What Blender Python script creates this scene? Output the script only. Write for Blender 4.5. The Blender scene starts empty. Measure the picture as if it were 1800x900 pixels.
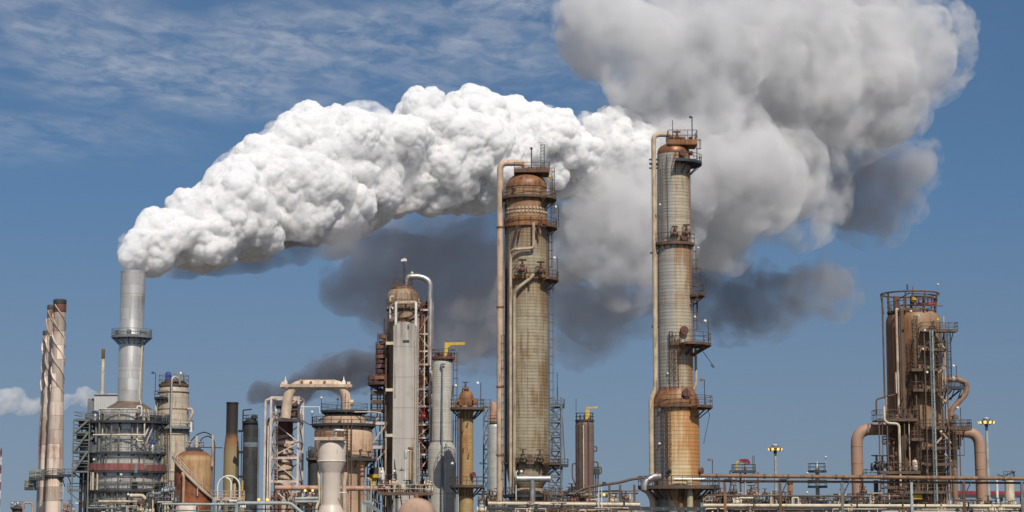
import bpy, bmesh, math, random
import numpy as np
from mathutils import Vector, Matrix, noise as mnoise
R = math.radians
scn = bpy.context.scene
col = scn.collection

# ---------------------------------------------------------------- camera
FPX, PITCH, EYE = 3400.0, R(7.6), 5.0          # focal length in pixels of the 1800 px frame, tilt, eye height
cam = bpy.data.cameras.new('camera')
cam.sensor_width = 36.0
cam.lens = 36.0 * FPX / 1800.0
cam.clip_start, cam.clip_end = 1.0, 20000.0
cam_ob = bpy.data.objects.new('camera', cam)
cam_ob.location = (0, 0, EYE)
cam_ob.rotation_euler = (R(90) + PITCH, 0, 0)
col.objects.link(cam_ob)
scn.camera = cam_ob

# ---------------------------------------------------------------- light
SUN_EL, SUN_AZ = R(47), R(18)                   # sun behind the camera, a little to its right
world = bpy.data.worlds.new('World'); scn.world = world
world.use_nodes = True
def build_world():
    nt = world.node_tree; N, L = nt.nodes, nt.links
    N.clear()
    out = N.new('ShaderNodeOutputWorld'); bg = N.new('ShaderNodeBackground')
    sky = N.new('ShaderNodeTexSky'); sky.sky_type = 'NISHITA'; sky.sun_disc = False
    sky.sun_elevation = SUN_EL; sky.sun_rotation = R(180) - SUN_AZ
    sky.altitude = 50; sky.air_density = 1.0; sky.dust_density = 0.6; sky.ozone_density = 2.0
    tc = N.new('ShaderNodeTexCoord'); sep = N.new('ShaderNodeSeparateXYZ')
    L.new(tc.outputs['Generated'], sep.inputs[0])
    hs = N.new('ShaderNodeHueSaturation'); hs.inputs['Saturation'].default_value = 1.22
    hs.inputs['Value'].default_value = 0.95
    el = N.new('ShaderNodeMapRange'); L.new(sep.outputs['Z'], el.inputs[0])
    for i, q in enumerate((0.0, 0.16, 0.80, 1.18)): el.inputs[i+1].default_value = q
    L.new(el.outputs[0], hs.inputs['Saturation'])
    ev = N.new('ShaderNodeMapRange'); L.new(sep.outputs['Z'], ev.inputs[0])
    for i, q in enumerate((0.0, 0.16, 0.76, 1.06)): ev.inputs[i+1].default_value = q
    L.new(ev.outputs[0], hs.inputs['Value'])
    # a thin sheet of high rippled cloud, laid out on a flat layer overhead
    L.new(sky.outputs[0], hs.inputs['Color'])
    def math_(op, a, b=None, clamp=False):
        m = N.new('ShaderNodeMath'); m.operation = op; m.use_clamp = clamp
        for i, v in enumerate((a, b)):
            if v is None: continue
            if isinstance(v, (int, float)): m.inputs[i].default_value = v
            else: L.new(v, m.inputs[i])
        return m.outputs[0]
    # the lowest degrees of the sky keep the clear blue-grey of a little higher up
    lift = N.new('ShaderNodeCombineXYZ')
    L.new(sep.outputs['X'], lift.inputs[0]); L.new(sep.outputs['Y'], lift.inputs[1])
    L.new(math_('ADD', math_('MULTIPLY', math_('MAXIMUM', sep.outputs['Z'], 0.0), 0.80), 0.155), lift.inputs[2])
    nrm = N.new('ShaderNodeVectorMath'); nrm.operation = 'NORMALIZE'
    L.new(lift.outputs[0], nrm.inputs[0]); L.new(nrm.outputs[0], sky.inputs['Vector'])
    zc = math_('MAXIMUM', sep.outputs['Z'], 0.03)
    cx = math_('DIVIDE', sep.outputs['X'], zc); cy = math_('DIVIDE', sep.outputs['Y'], zc)
    comb = N.new('ShaderNodeCombineXYZ'); L.new(cx, comb.inputs[0]); L.new(cy, comb.inputs[1])
    def noise_(scale, detail, rough, dist=0.0, off=(0, 0, 0), sc=(1, 1, 1)):
        mp = N.new('ShaderNodeMapping'); L.new(comb.outputs[0], mp.inputs[0])
        mp.inputs['Location'].default_value = off; mp.inputs['Scale'].default_value = sc
        n = N.new('ShaderNodeTexNoise'); L.new(mp.outputs[0], n.inputs['Vector'])
        n.inputs['Scale'].default_value = scale; n.inputs['Detail'].default_value = detail
        n.inputs['Roughness'].default_value = rough; n.inputs['Distortion'].default_value = dist
        return n.outputs[0]
    def ramp(v, a, b):
        m = N.new('ShaderNodeMapRange'); m.interpolation_type = 'SMOOTHSTEP'
        L.new(v, m.inputs[0]); m.inputs[1].default_value = a; m.inputs[2].default_value = b
        return m.outputs[0]
    fine = ramp(noise_(16.0, 4, 0.58, 0.4, sc=(0.85, 0.5, 1)), 0.36, 0.68)
    rip = ramp(noise_(4.5, 4, 0.6, 1.0, off=(3, 1, 0), sc=(0.9, 0.7, 1)), 0.30, 0.68)
    big = ramp(noise_(1.5, 3, 0.5, 0.0, off=(0.35, 0.2, 0)), 0.30, 0.62)
    # thins out towards the horizon and to the right
    az = math_('DIVIDE', sep.outputs['X'], math_('MAXIMUM', sep.outputs['Y'], 0.05))
    low = ramp(math_('ADD', cy, math_('MULTIPLY', az, 1.6)), 5.5, 3.7)
    rgt = ramp(az, 0.30, 0.03)
    m = math_('MULTIPLY', math_('ADD', math_('MULTIPLY', fine, 0.55), math_('MULTIPLY', rip, 0.5)), big)
    m = math_('MULTIPLY', math_('MULTIPLY', m, low), rgt, True)
    m = math_('MULTIPLY', m, 0.56)
    mix = N.new('ShaderNodeMix'); mix.data_type = 'RGBA'
    L.new(m, mix.inputs[0]); L.new(hs.outputs[0], mix.inputs[6])
    mix.inputs[7].default_value = (7.6, 7.9, 8.6, 1)
    L.new(mix.outputs[2], bg.inputs['Color'])
    bg.inputs['Strength'].default_value = 0.07
    L.new(bg.outputs[0], out.inputs['Surface'])
build_world()

sun = bpy.data.lights.new('sun', 'SUN'); sun.energy = 4.3; sun.angle = R(0.5); sun.color = (1.0, 0.93, 0.83)
sun_ob = bpy.data.objects.new('sun', sun); col.objects.link(sun_ob)
to_sun = Vector((math.sin(SUN_AZ) * math.cos(SUN_EL), -math.cos(SUN_AZ) * math.cos(SUN_EL), math.sin(SUN_EL)))
sun_ob.rotation_euler = to_sun.to_track_quat('Z', 'Y').to_euler()
sun_ob.location = to_sun * 200

vs = scn.view_settings
vs.view_transform = 'Standard'; vs.look = 'None'; vs.gamma = 1.0; vs.use_curve_mapping = False
vs.exposure = 0.0
scn.cycles.use_denoising = True
scn.cycles.max_bounces = 24; scn.cycles.diffuse_bounces = 3; scn.cycles.glossy_bounces = 3
scn.cycles.transparent_max_bounces = 32; scn.cycles.volume_bounces = 12
scn.cycles.sample_clamp_indirect = 8.0

# ---------------------------------------------------------------- pixels of the photograph -> metres
_cp, _sp = math.cos(PITCH), math.sin(PITCH)
def _t(py, Y): return Y / (_cp - (450.0 - py) / FPX * _sp)
def xx(px, py, Y): return (px - 900.0) / FPX * _t(py, Y)
def zz(py, Y): return EYE + _t(py, Y) * (_sp + (450.0 - py) / FPX * _cp)
def mpp(py, Y): return _t(py, Y) / FPX            # metres per pixel
def P(px, py, Y): return Vector((xx(px, py, Y), Y, zz(py, Y)))
# ---------------------------------------------------------------- materials
class NT:
    """small helper around a material's node tree"""
    def __init__(s, name):
        s.m = bpy.data.materials.new(name); s.m.use_nodes = True
        s.t = s.m.node_tree; s.t.nodes.clear()
        s.out = s.n('OutputMaterial'); s.b = s.n('BsdfPrincipled'); s.l(s.b.outputs[0], s.out.inputs['Surface'])
    def n(s, k): return s.t.nodes.new('ShaderNode' + k)
    def l(s, a, b): s.t.links.new(a, b)
    def put(s, sock, v):
        if isinstance(v, (int, float)): sock.default_value = v
        elif isinstance(v, tuple): sock.default_value = (*v, 1) if len(v) == 3 and len(sock.default_value) == 4 else v
        else: s.l(v, sock)
    def math(s, op, a, b=0.0, clamp=False):
        m = s.n('Math'); m.operation = op; m.use_clamp = clamp; s.put(m.inputs[0], a); s.put(m.inputs[1], b); return m.outputs[0]
    def vec(s, x, y, z):
        c = s.n('CombineXYZ'); s.put(c.inputs[0], x); s.put(c.inputs[1], y); s.put(c.inputs[2], z); return c.outputs[0]
    def noise(s, v, scale, detail=4, rough=0.55, dist=0.0):
        n = s.n('TexNoise'); s.l(v, n.inputs['Vector']); n.inputs['Scale'].default_value = scale
        n.inputs['Detail'].default_value = detail; n.inputs['Roughness'].default_value = rough; n.inputs['Distortion'].default_value = dist
        return n.outputs[0]
    def ramp(s, v, a, b, lo=0.0, hi=1.0):
        m = s.n('MapRange'); m.interpolation_type = 'SMOOTHSTEP'; s.put(m.inputs[0], v)
        for i, q in enumerate((a, b, lo, hi)): m.inputs[i + 1].default_value = q
        return m.outputs[0]
    def mix(s, f, a, b, kind='MIX'):
        m = s.n('Mix'); m.data_type = 'RGBA'; m.blend_type = kind; s.put(m.inputs[0], f); s.put(m.inputs[6], a); s.put(m.inputs[7], b); return m.outputs[2]
    def bump(s, h, strength, dist=0.05):
        b = s.n('Bump'); b.inputs['Strength'].default_value = strength; b.inputs['Distance'].default_value = dist
        s.l(h, b.inputs['Height']); s.l(b.outputs[0], s.b.inputs['Normal'])
    def done(s, color, rough, metal=0.0, spec=0.4):
        s.put(s.b.inputs['Base Color'], color); s.put(s.b.inputs['Roughness'], rough); s.b.inputs['Metallic'].default_value = metal
        s.b.inputs['Specular IOR Level'].default_value = spec
        return s.m
_n_mat = [0]
def steel(name, color, rough=0.6, metal=0.0, rust=None, rust_amt=0.35, var=0.25, scale=0.6):
    """painted or bare steel with blotches and, where RUST is given, rust patches and runs"""
    k = NT(name); tc = k.n('TexCoord'); g = k.n('NewGeometry'); _n_mat[0] += 1
    sp = k.n('SeparateXYZ'); k.l(g.outputs['Position'], sp.inputs[0])
    run = k.vec(k.math('MULTIPLY', sp.outputs[0], 2.2), k.math('MULTIPLY', sp.outputs[1], 2.2), k.math('MULTIPLY', sp.outputs[2], 0.35))
    n1 = k.noise(g.outputs['Position'], scale, 5, 0.6)
    c = k.mix(k.ramp(n1, 0.3, 0.75), tuple(x * (1 - var) for x in color), tuple(min(1, x * (1 + var * 0.6)) for x in color))
    if rust:
        n2 = k.noise(run, 0.9, 6, 0.65, 0.5)
        c = k.mix(k.ramp(n2, 0.62 - 0.35 * rust_amt, 0.78 - 0.3 * rust_amt), c, rust)
    return k.done(c, k.ramp(n1, 0.2, 0.8, rough - 0.08, min(1, rough + 0.12)), metal)
def shell(name, base, rust=(0.20, 0.085, 0.035), rust_amt=0.4, dark=(0.07, 0.055, 0.04), dark_amt=0.3, radius=3.0, row=0.45, width=2.6,
          seam=0.5, metal=0.0, rough=0.55, split=None, big_row=None, var=0.12, bump=0.35, drips=(), side=0.0, rib=0.0):
    """sheet cladding round a column whose axis is the object's own z axis: courses, seams, rust runs, soot"""
    k = NT(name); tc = k.n('TexCoord'); sp = k.n('SeparateXYZ'); k.l(tc.outputs['Object'], sp.inputs[0])
    X, Y, Z = sp.outputs
    a = k.math('ARCTAN2', X, k.math('MULTIPLY', Y, -1.0))
    u = k.math('MULTIPLY', a, radius)
    br = k.n('TexBrick'); k.l(k.vec(u, Z, 0.0), br.inputs['Vector'])
    br.inputs['Color1'].default_value = (0.25, 0.25, 0.25, 1); br.inputs['Color2'].default_value = (0.75, 0.75, 0.75, 1); br.inputs['Mortar'].default_value = (0, 0, 0, 1)
    br.offset = 0.5 if width < 5 else 0.0
    br.inputs['Scale'].default_value = 1.0; br.inputs['Mortar Size'].default_value = 0.03; br.inputs['Mortar Smooth'].default_value = 0.6
    br.inputs['Brick Width'].default_value = width; br.inputs['Row Height'].default_value = row
    panel = br.outputs[0]; mortar = br.outputs[1]
    pos = tc.outputs['Object']
    run = k.vec(k.math('MULTIPLY', X, 1.6), k.math('MULTIPLY', Y, 1.6), k.math('MULTIPLY', Z, 0.10))
    n_run = k.noise(run, 1.0, 6, 0.65, 0.3); n_run2 = k.noise(run, 2.3, 5, 0.6, 0.2)
    n_patch = k.noise(pos, 0.22, 5, 0.6)
    base_c = base
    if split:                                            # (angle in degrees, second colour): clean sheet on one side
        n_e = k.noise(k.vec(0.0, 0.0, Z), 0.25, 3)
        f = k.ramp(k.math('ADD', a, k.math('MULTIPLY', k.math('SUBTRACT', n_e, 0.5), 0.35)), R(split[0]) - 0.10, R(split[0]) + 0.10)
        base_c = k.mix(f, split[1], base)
    c = k.mix(k.math('MULTIPLY', k.ramp(panel, 0.2, 0.8), 1.0), (1 - var,) * 3, (1 + var * 0.6,) * 3)
    c = k.mix(1.0, base_c, c, 'MULTIPLY')
    rv = k.math('ADD', k.math('MULTIPLY', n_run, 0.6), k.math('MULTIPLY', n_patch, 0.5))
    if side: rv = k.math('ADD', rv, k.ramp(a, R(5), R(65), 0.0, side))      # the weather side has rusted further
    rm = k.ramp(rv, 0.66 - 0.28 * rust_amt, 0.78 - 0.2 * rust_amt)
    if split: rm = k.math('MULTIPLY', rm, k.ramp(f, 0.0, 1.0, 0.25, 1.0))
    c = k.mix(k.math('MULTIPLY', rm, 0.8), c, rust)
    dm = k.ramp(k.math('ADD', k.math('MULTIPLY', n_run2, 0.7), k.math('MULTIPLY', n_patch, 0.35)), 0.62 - 0.2 * dark_amt, 0.78 - 0.15 * dark_amt)
    c = k.mix(k.math('MULTIPLY', dm, 0.6), c, dark)
    for zp, ln_, amt in drips:                           # rust washed down from a ledge at height zp
        below = k.math('SUBTRACT', zp, Z)
        f_ = k.math('MULTIPLY', k.ramp(below, ln_, 0.0), k.ramp(below, -0.4, 0.1))
        f_ = k.math('MULTIPLY', f_, k.ramp(k.math('ADD', n_run2, k.math('MULTIPLY', f_, 0.15)), 0.46, 0.64))
        if split: f_ = k.math('MULTIPLY', f_, k.ramp(f, 0.0, 1.0, 0.2, 1.0))
        c = k.mix(k.math('MULTIPLY', f_, amt * 0.75), c, rust)
    c = k.mix(k.math('MULTIPLY', k.math('MULTIPLY', mortar, k.ramp(n_patch, 0.3, 0.65, 0.35, 1.0)), seam), c, tuple(0.45 * x for x in dark))
    if big_row:
        b2 = k.math('FRACT', k.math('DIVIDE', Z, big_row))
        ln = k.ramp(k.math('ABSOLUTE', k.math('SUBTRACT', b2, 0.5)), 0.035 / big_row * 2, 0.0)
        c = k.mix(k.math('MULTIPLY', ln, 0.75), c, dark)
    h = k.math('SUBTRACT', k.math('MULTIPLY', n_patch, 0.8), mortar)
    if rib: h = k.math('ADD', h, k.math('MULTIPLY', k.math('SINE', k.math('MULTIPLY', Z, 6.2832/rib)), k.math('MULTIPLY', n_patch, 0.38)))     # each course bellies out a little
    k.bump(h, bump, 0.05)
    return k.done(c, k.ramp(n_run, 0.3, 0.7, rough - 0.08, rough + 0.15), metal)
def glow(name, color, strength):
    k = NT(name); k.b.inputs['Emission Color'].default_value = (*color, 1); k.b.inputs['Emission Strength'].default_value = strength
    return k.done(color, 0.4)

# ---------------------------------------------------------------- mesh helpers
class MB:
    def __init__(s): s.v, s.f = [], []
    def add(s, vs_, fs):
        o = len(s.v); s.v += [tuple(p) for p in vs_]; s.f += [tuple(i + o for i in f) for f in fs]; return s
    def box(s, c, sx, sy, sz, rz=0.0):
        cx, cy, cz = c; ca, sa = math.cos(rz), math.sin(rz); q = []
        for dz in (-.5, .5):
            for dx, dy in ((-.5, -.5), (.5, -.5), (.5, .5), (-.5, .5)):
                x, y = dx * sx, dy * sy
                q.append((cx + x*ca - y*sa, cy + x*sa + y*ca, cz + dz*sz))
        return s.add(q, [(3,2,1,0),(4,5,6,7),(0,1,5,4),(1,2,6,5),(2,3,7,6),(3,0,4,7)])
    def bar(s, p, q, w, h=None):
        p, q = Vector(p), Vector(q); d = (q - p)
        if d.length < 1e-6: return s
        d.normalize(); up = Vector((0, 0, 1)) if abs(d.z) < 0.95 else Vector((0, 1, 0))
        a = d.cross(up).normalized(); b = a.cross(d); h = h or w; r = []
        for e in (p, q):
            for i, j in ((-1, -1), (1, -1), (1, 1), (-1, 1)): r.append(e + a*(i*w/2) + b*(j*h/2))
        return s.add(r, [(3,2,1,0),(4,5,6,7),(0,1,5,4),(1,2,6,5),(2,3,7,6),(3,0,4,7)])
    def tube(s, pts, r, seg=6, closed=False):
        pts = [Vector(p) for p in pts]; n = len(pts); rs = r if isinstance(r, (list, tuple)) else [r]*n
        ref = None; o = len(s.v)
        for i, p in enumerate(pts):
            if closed: t = pts[(i+1) % n] - pts[i-1]
            else: t = pts[min(i+1, n-1)] - pts[max(i-1, 0)]
            if t.length < 1e-9: t = Vector((0, 0, 1))
            t.normalize()
            if ref is None:
                ref = t.cross(Vector((0, 0, 1)) if abs(t.z) < 0.9 else Vector((0, 1, 0))).normalized()
            ref = (ref - t * ref.dot(t)).normalized(); b = t.cross(ref)
            # widen at corners so that the pipe keeps its bore
            k = 1.0
            if 0 < i < n-1:
                c = max(0.5, math.sqrt(max(0.0, (1 + (pts[i]-pts[i-1]).normalized().dot((pts[i+1]-pts[i]).normalized())) / 2)))
                k = 1/c if c < 0.95 else 1.0
            for j in range(seg):
                an = 2*math.pi*j/seg; s.v.append(tuple(p + (ref*math.cos(an) + b*math.sin(an)) * rs[i] * k))
        m = n if closed else n-1
        for i in range(m):
            for j in range(seg):
                a0, a1 = o + i*seg + j, o + i*seg + (j+1) % seg; b0 = o + ((i+1) % n)*seg + j; b1 = o + ((i+1) % n)*seg + (j+1) % seg
                s.f.append((a0, a1, b1, b0))
        if not closed:
            s.f.append(tuple(o + j for j in reversed(range(seg)))); s.f.append(tuple(o + (n-1)*seg + j for j in range(seg)))
        return s
    def lathe(s, x, y, prof, seg=48):
        o = len(s.v)
        for r, z in prof:
            for j in range(seg):
                a = 2*math.pi*j/seg; s.v.append((x + r*math.cos(a), y + r*math.sin(a), z))
        for i in range(len(prof)-1):
            for j in range(seg):
                s.f.append((o+i*seg+j, o+i*seg+(j+1) % seg, o+(i+1)*seg+(j+1) % seg, o+(i+1)*seg+j))
        s.f.append(tuple(o + j for j in reversed(range(seg)))); s.f.append(tuple(o+(len(prof)-1)*seg+j for j in range(seg)))
        return s
    def disc(s, c, axis, r, th, seg=20):
        c, axis = Vector(c), Vector(axis).normalized(); return s.tube([c - axis*th/2, c + axis*th/2], r, seg)
    def wheel(s, c, axis, r, w):
        c, axis = Vector(c), Vector(axis).normalized(); u = axis.cross(Vector((0, 0, 1)) if abs(axis.z) < .9 else Vector((1, 0, 0))).normalized(); v = axis.cross(u)
        s.tube([c + (u*math.cos(a) + v*math.sin(a))*r for a in [2*math.pi*i/14 for i in range(14)]], w, 5, True)
        for a in (0, math.pi/2): s.tube([c - (u*math.cos(a)+v*math.sin(a))*r, c + (u*math.cos(a)+v*math.sin(a))*r], w*.7, 4)
        return s
    def ball(s, c, r, seg=12, rings=8):
        return s.lathe(c[0], c[1], [(max(1e-3, r*math.sin(math.pi*i/rings)), c[2] - r*math.cos(math.pi*i/rings)) for i in range(rings+1)], seg)
    def slab(s, x, y, z, r0, r1, h, a0, a1):
        """a sector of a ring-shaped floor, angles from the camera-facing side, degrees"""
        full = a1 - a0 >= 359; n = max(3, int((a1-a0)/9)); o = len(s.v); m = n if full else n+1
        for i in range(m):
            a = R(a0 + (a1-a0)*i/n); c, sn = math.sin(a), -math.cos(a)
            for r, zz_ in ((r0, z-h), (r1, z-h), (r1, z), (r0, z)): s.v.append((x + r*c, y + r*sn, zz_))
        for i in range(n):
            p, q = o + i*4, o + ((i+1) % m)*4
            for j in range(4): s.f.append((p+j, q+j, q+(j+1) % 4, p+(j+1) % 4))
        if not full: s.f.append((o, o+1, o+2, o+3)); e = o+n*4; s.f.append((e+3, e+2, e+1, e))
        return s
    def build(s, name, mat, parent=None, label=None, sharp=38):
        me = bpy.data.meshes.new(name); wm = parent_world(parent) if parent else Vector((0, 0, 0))
        me.from_pydata([(p[0]-wm.x, p[1]-wm.y, p[2]-wm.z) for p in s.v], [], s.f); me.update()
        bm = bmesh.new(); bm.from_mesh(me); bmesh.ops.recalc_face_normals(bm, faces=bm.faces); bm.to_mesh(me); bm.free()
        me.polygons.foreach_set('use_smooth', np.ones(len(me.polygons), bool)); me.set_sharp_from_angle(angle=R(sharp))
        me.materials.append(mat)
        o = bpy.data.objects.new(name, me); col.objects.link(o)
        if parent: o.parent = parent
        if label: o['label'] = label
        return o
def parent_world(p):
    v = Vector((0, 0, 0))
    while p is not None: v += p.location; p = p.parent
    return v
def bend(pts, rad, n=6):
    """round the corners of a polyline"""
    pts = [Vector(p) for p in pts]; out = [pts[0]]
    for a, b, c in zip(pts[:-2], pts[1:-1], pts[2:]):
        d0, d1 = (a-b), (c-b); r = min(rad, d0.length*.48, d1.length*.48)
        p, q = b + d0.normalized()*r, b + d1.normalized()*r
        for i in range(n+1):
            t = i/n; out.append(p*(1-t)**2 + b*2*t*(1-t) + q*t*t)
    out.append(pts[-1]); return out
def tag(o, label=None, cat=None, group=None, kind=None):
    if label: o['label'] = label
    if cat: o['category'] = cat
    if group: o['group'] = group
    if kind: o['kind'] = kind
    return o
def thing(name, label, cat, x, y, z=0.0, group=None):
    o = bpy.data.objects.new(name, None); o.location = (x, y, z); o.empty_display_size = 0.5; col.objects.link(o)
    return tag(o, label, cat, group, 'thing')

class Thing:
    """a thing on a vertical axis: photo pixels at its own distance become metres"""
    def __init__(s, name, label, cat, px, Y, ref=700, group=None):
        s.px, s.Y, s.ref = px, Y, ref
        s.x, s.y = xx(px, ref, Y), Y
        s.k = mpp(ref, Y)
        s.o = thing(name, label, cat, s.x, s.y, 0, group)
    def z(s, py): return zz(py, s.Y)
    def p(s, px, py, dy=0.0): return Vector((s.x + (px - s.px)*s.k, s.y + dy, s.z(py)))
    def lathe(s, name, prof, mat, seg=48, px=None, dy=0.0, parent=None, sharp=38):
        x = s.x + ((px or s.px) - s.px)*s.k
        return MB().lathe(x, s.y + dy, [(max(r, .02)*s.k, s.z(py)) for r, py in prof], seg).build(name, mat, parent or s.o, sharp=sharp)
    def pipe(s, pts, r, mat, name='pipe', rad=3.0, seg=12, parent=None):
        """pts = (px, py, dy metres); r in px; rad = bend radius in multiples of r"""
        q = bend([s.p(*p) for p in pts], r*s.k*rad)
        return MB().tube(q, r*s.k, seg).build(name, mat, parent or s.o)
    def rail(s, m, z, r, a0, a1, cx, cy, h=1.1, w=0.045):
        full = a1-a0 >= 359; n = max(2, int((a1-a0)*R(1)*r/1.5)); arc = max(6, int((a1-a0)/7))
        pt = lambda a, zz_, rr=r: (cx + rr*math.sin(R(a)), cy - rr*math.cos(R(a)), zz_)
        for hh in (h, h*.55):
            P_ = [pt(a0+(a1-a0)*i/arc, z+hh) for i in range(arc if full else arc+1)]; m.tube(P_, w, 5, full)
        for i in range(n + (0 if full else 1)):
            a = a0+(a1-a0)*i/n; m.tube([pt(a, z), pt(a, z+h)], w, 5)
    def platform(s, py, r0, r1, a0=0, a1=360, mat=None, rmat=None, brackets=True, h=1.15, th=0.22, px=None, dy=0.0, ends=True):
        cx, cy, k = s.x + ((px or s.px)-s.px)*s.k, s.y + dy, s.k; z = s.z(py); m = MB()
        m.slab(cx, cy, z, r0*k, r1*k, th, a0, a1); m.slab(cx, cy, z+0.12, r1*k-.05, r1*k+.03, .16+th, a0, a1)
        if brackets:
            n = max(2, int((a1-a0)/22))
            for i in range(n+1):
                a = R(a0+(a1-a0)*i/n); d = Vector((math.sin(a), -math.cos(a), 0)); c = Vector((cx, cy, z-th-.02))
                drop = min(1.5, (r1-r0)*k*.9)
                m.bar(c + d*(r1*k-.1), c + d*(r0*k) - Vector((0, 0, drop)), .12)
                m.bar(c + d*(r1*k-.1) - Vector((0, 0, .08)), c + d*(r0*k) - Vector((0, 0, .08)), .12, .16)
        fl = m.build('platform', mat, s.o)
        m = MB(); s.rail(m, z, r1*k-.03, a0, a1, cx, cy, h)
        if a1-a0 < 359 and ends:
            for a in (a0, a1):
                d = Vector((math.sin(R(a)), -math.cos(R(a)), 0)); c = Vector((cx, cy, z))
                for hh in (h, h*.55): m.tube([c + d*(r0*k+.15) + Vector((0, 0, hh)), c + d*(r1*k-.03) + Vector((0, 0, hh))], .045, 5)
        m.build('railing', rmat or mat, fl)
        return fl
    def deck(s, x0, x1, py, d, mat, rmat=None, dy=0.0, h=1.1, th=0.2, rails='fblr', braces=0):
        """a rectangular platform from px x0 to x1, D metres deep, centred DY from the axis"""
        X0, X1 = s.p(x0, py).x, s.p(x1, py).x; z = s.z(py); cy = s.y + dy; m = MB()
        m.box(((X0+X1)/2, cy, z-th/2), X1-X0, d, th); m.box(((X0+X1)/2, cy-d/2-.03, z), X1-X0+.06, .05, th+.25)
        for i in range(braces):
            bx = X0 + (X1-X0)*(i+.5)/braces
            m.bar((bx, cy-d/2+.1, z-th), (bx, cy+d/2, z-th-min(1.6, d)), .12)
        fl = m.build('platform', mat, s.o); m = MB()
        c = {'f': ((X0, cy-d/2), (X1, cy-d/2)), 'b': ((X0, cy+d/2), (X1, cy+d/2)), 'l': ((X0, cy-d/2), (X0, cy+d/2)), 'r': ((X1, cy-d/2), (X1, cy+d/2))}
        for e in rails:
            (ax, ay), (bx, by) = c[e]; L_ = math.hypot(bx-ax, by-ay); n = max(1, round(L_/1.4))
            for hh in (h, h*.55): m.tube([(ax, ay, z+hh), (bx, by, z+hh)], .045, 5)
            for i in range(n+1): f = i/n; m.tube([(ax+(bx-ax)*f, ay+(by-ay)*f, z), (ax+(bx-ax)*f, ay+(by-ay)*f, z+h)], .045, 5)
        if m.v: m.build('railing', rmat or mat, fl)
        return fl
    def ladder(s, px, py0, py1, dy, mat, cage=True, face=0.0, w=0.5):
        """from the lower py0 up to py1; FACE = the direction a climber's back faces, degrees from the camera side"""
        a, b = s.p(px, py0, dy), s.p(px, py1, dy); m = MB(); d = Vector((math.sin(R(face)), -math.cos(R(face)), 0)); t = Vector((math.cos(R(face)), math.sin(R(face)), 0))
        for e in (-1, 1): m.tube([a + t*(e*w/2), b + t*(e*w/2)], .04, 4)
        n = int((b.z-a.z)/.45)
        for i in range(n): zq = Vector((0, 0, .45*(i+.5))); m.tube([a - t*w/2 + zq, a + t*w/2 + zq], .025, 4)
        if cage:
            n = int((b.z-a.z-2)/1.3)
            for i in range(n+1):
                c = a + Vector((0, 0, 2.2+1.3*i)); m.tube([c + t*(w*.62*math.cos(q)) + d*(w*1.3*math.sin(q)) for q in [math.pi*j/6 for j in range(7)]], .035, 4)
            for q in (.25, .5, .75):
                e = t*(w*.62*math.cos(math.pi*q)) + d*(w*1.3*math.sin(math.pi*q)); m.tube([a + e + Vector((0, 0, 2.2)), b + e], .03, 4)
        return m.build('ladder', mat, s.o)
    def manhole(s, px, py, r, mat, R_px, dy=0.0):
        """a flanged hatch standing out of the shell of radius R_px"""
        dx = (px - s.px); a = math.asin(max(-1, min(1, dx/R_px))); d = Vector((math.sin(a), -math.cos(a), 0))
        c = Vector((s.x, s.y+dy, s.z(py))) + d*(R_px*s.k); m = MB()
        m.tube([c - d*.3, c + d*.35], r*.8*s.k, 16); m.disc(c + d*.4, d, r*s.k, .12); m.disc(c + d*.5, d, r*.96*s.k, .08)
        m.tube([c + d*.56 - Vector((0, 0, .3)), c + d*.56 + Vector((0, 0, .3))], .04, 5)
        return m.build('manhole', mat, s.o)
    def lamp(s, px, py, py_base, dy, mat, hmat, side=-1):
        a, b = s.p(px, py_base, dy), s.p(px, py, dy); m = MB(); m.tube([a, b, b + Vector((side*.35, 0, .1))], .05, 6)
        l = m.build('lamp_post', mat, s.o); c = b + Vector((side*.45, -.1, .02))
        MB().lathe(c.x, c.y, [(.05, c.z+.22), (.15, c.z+.16), (.26, c.z-.04), (.23, c.z-.16), (.06, c.z-.2)], 14).build('lamp_head', hmat, l)
        return l
    def valve(s, px, py, dy, size, mat, wmat=None, axis=(0, 0, 1), parent=None):
        c = s.p(px, py, dy); q = size; m = MB(); ax = Vector(axis)
        m.ball(c, .32*q); m.disc(c + Vector((.42*q, 0, 0)), (1, 0, 0), .36*q, .14*q, 12); m.disc(c - Vector((.42*q, 0, 0)), (1, 0, 0), .36*q, .14*q, 12)
        m.tube([c, c + ax*(1.0*q)], .1*q, 6); m.disc(c + ax*.42*q, ax, .25*q, .12*q, 10)
        v = m.build('valve', mat, parent or s.o); MB().wheel(c + ax*1.0*q, ax, .42*q, .05*q).build('handwheel', wmat or mat, v)
        return v
def run(m, pts, r, seg=8, rad=3.0):
    m.tube(bend(pts, r*rad), r, seg); return m
# ---------------------------------------------------------------- ground
def ground():
    m = MB(); m.add([(-1500, -60, 0), (1500, -60, 0), (1500, 9000, 0), (-1500, 9000, 0)], [(0, 1, 2, 3)])
    k = NT('gravel_yard'); g = k.n('NewGeometry')
    c = k.mix(k.noise(g.outputs['Position'], 0.05, 8, 0.7), (0.10, 0.09, 0.075), (0.20, 0.18, 0.15))
    tag(m.build('ground', k.done(c, 0.95)), 'flat grey gravel yard under the refinery', 'ground', kind='structure')
ground()

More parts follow.
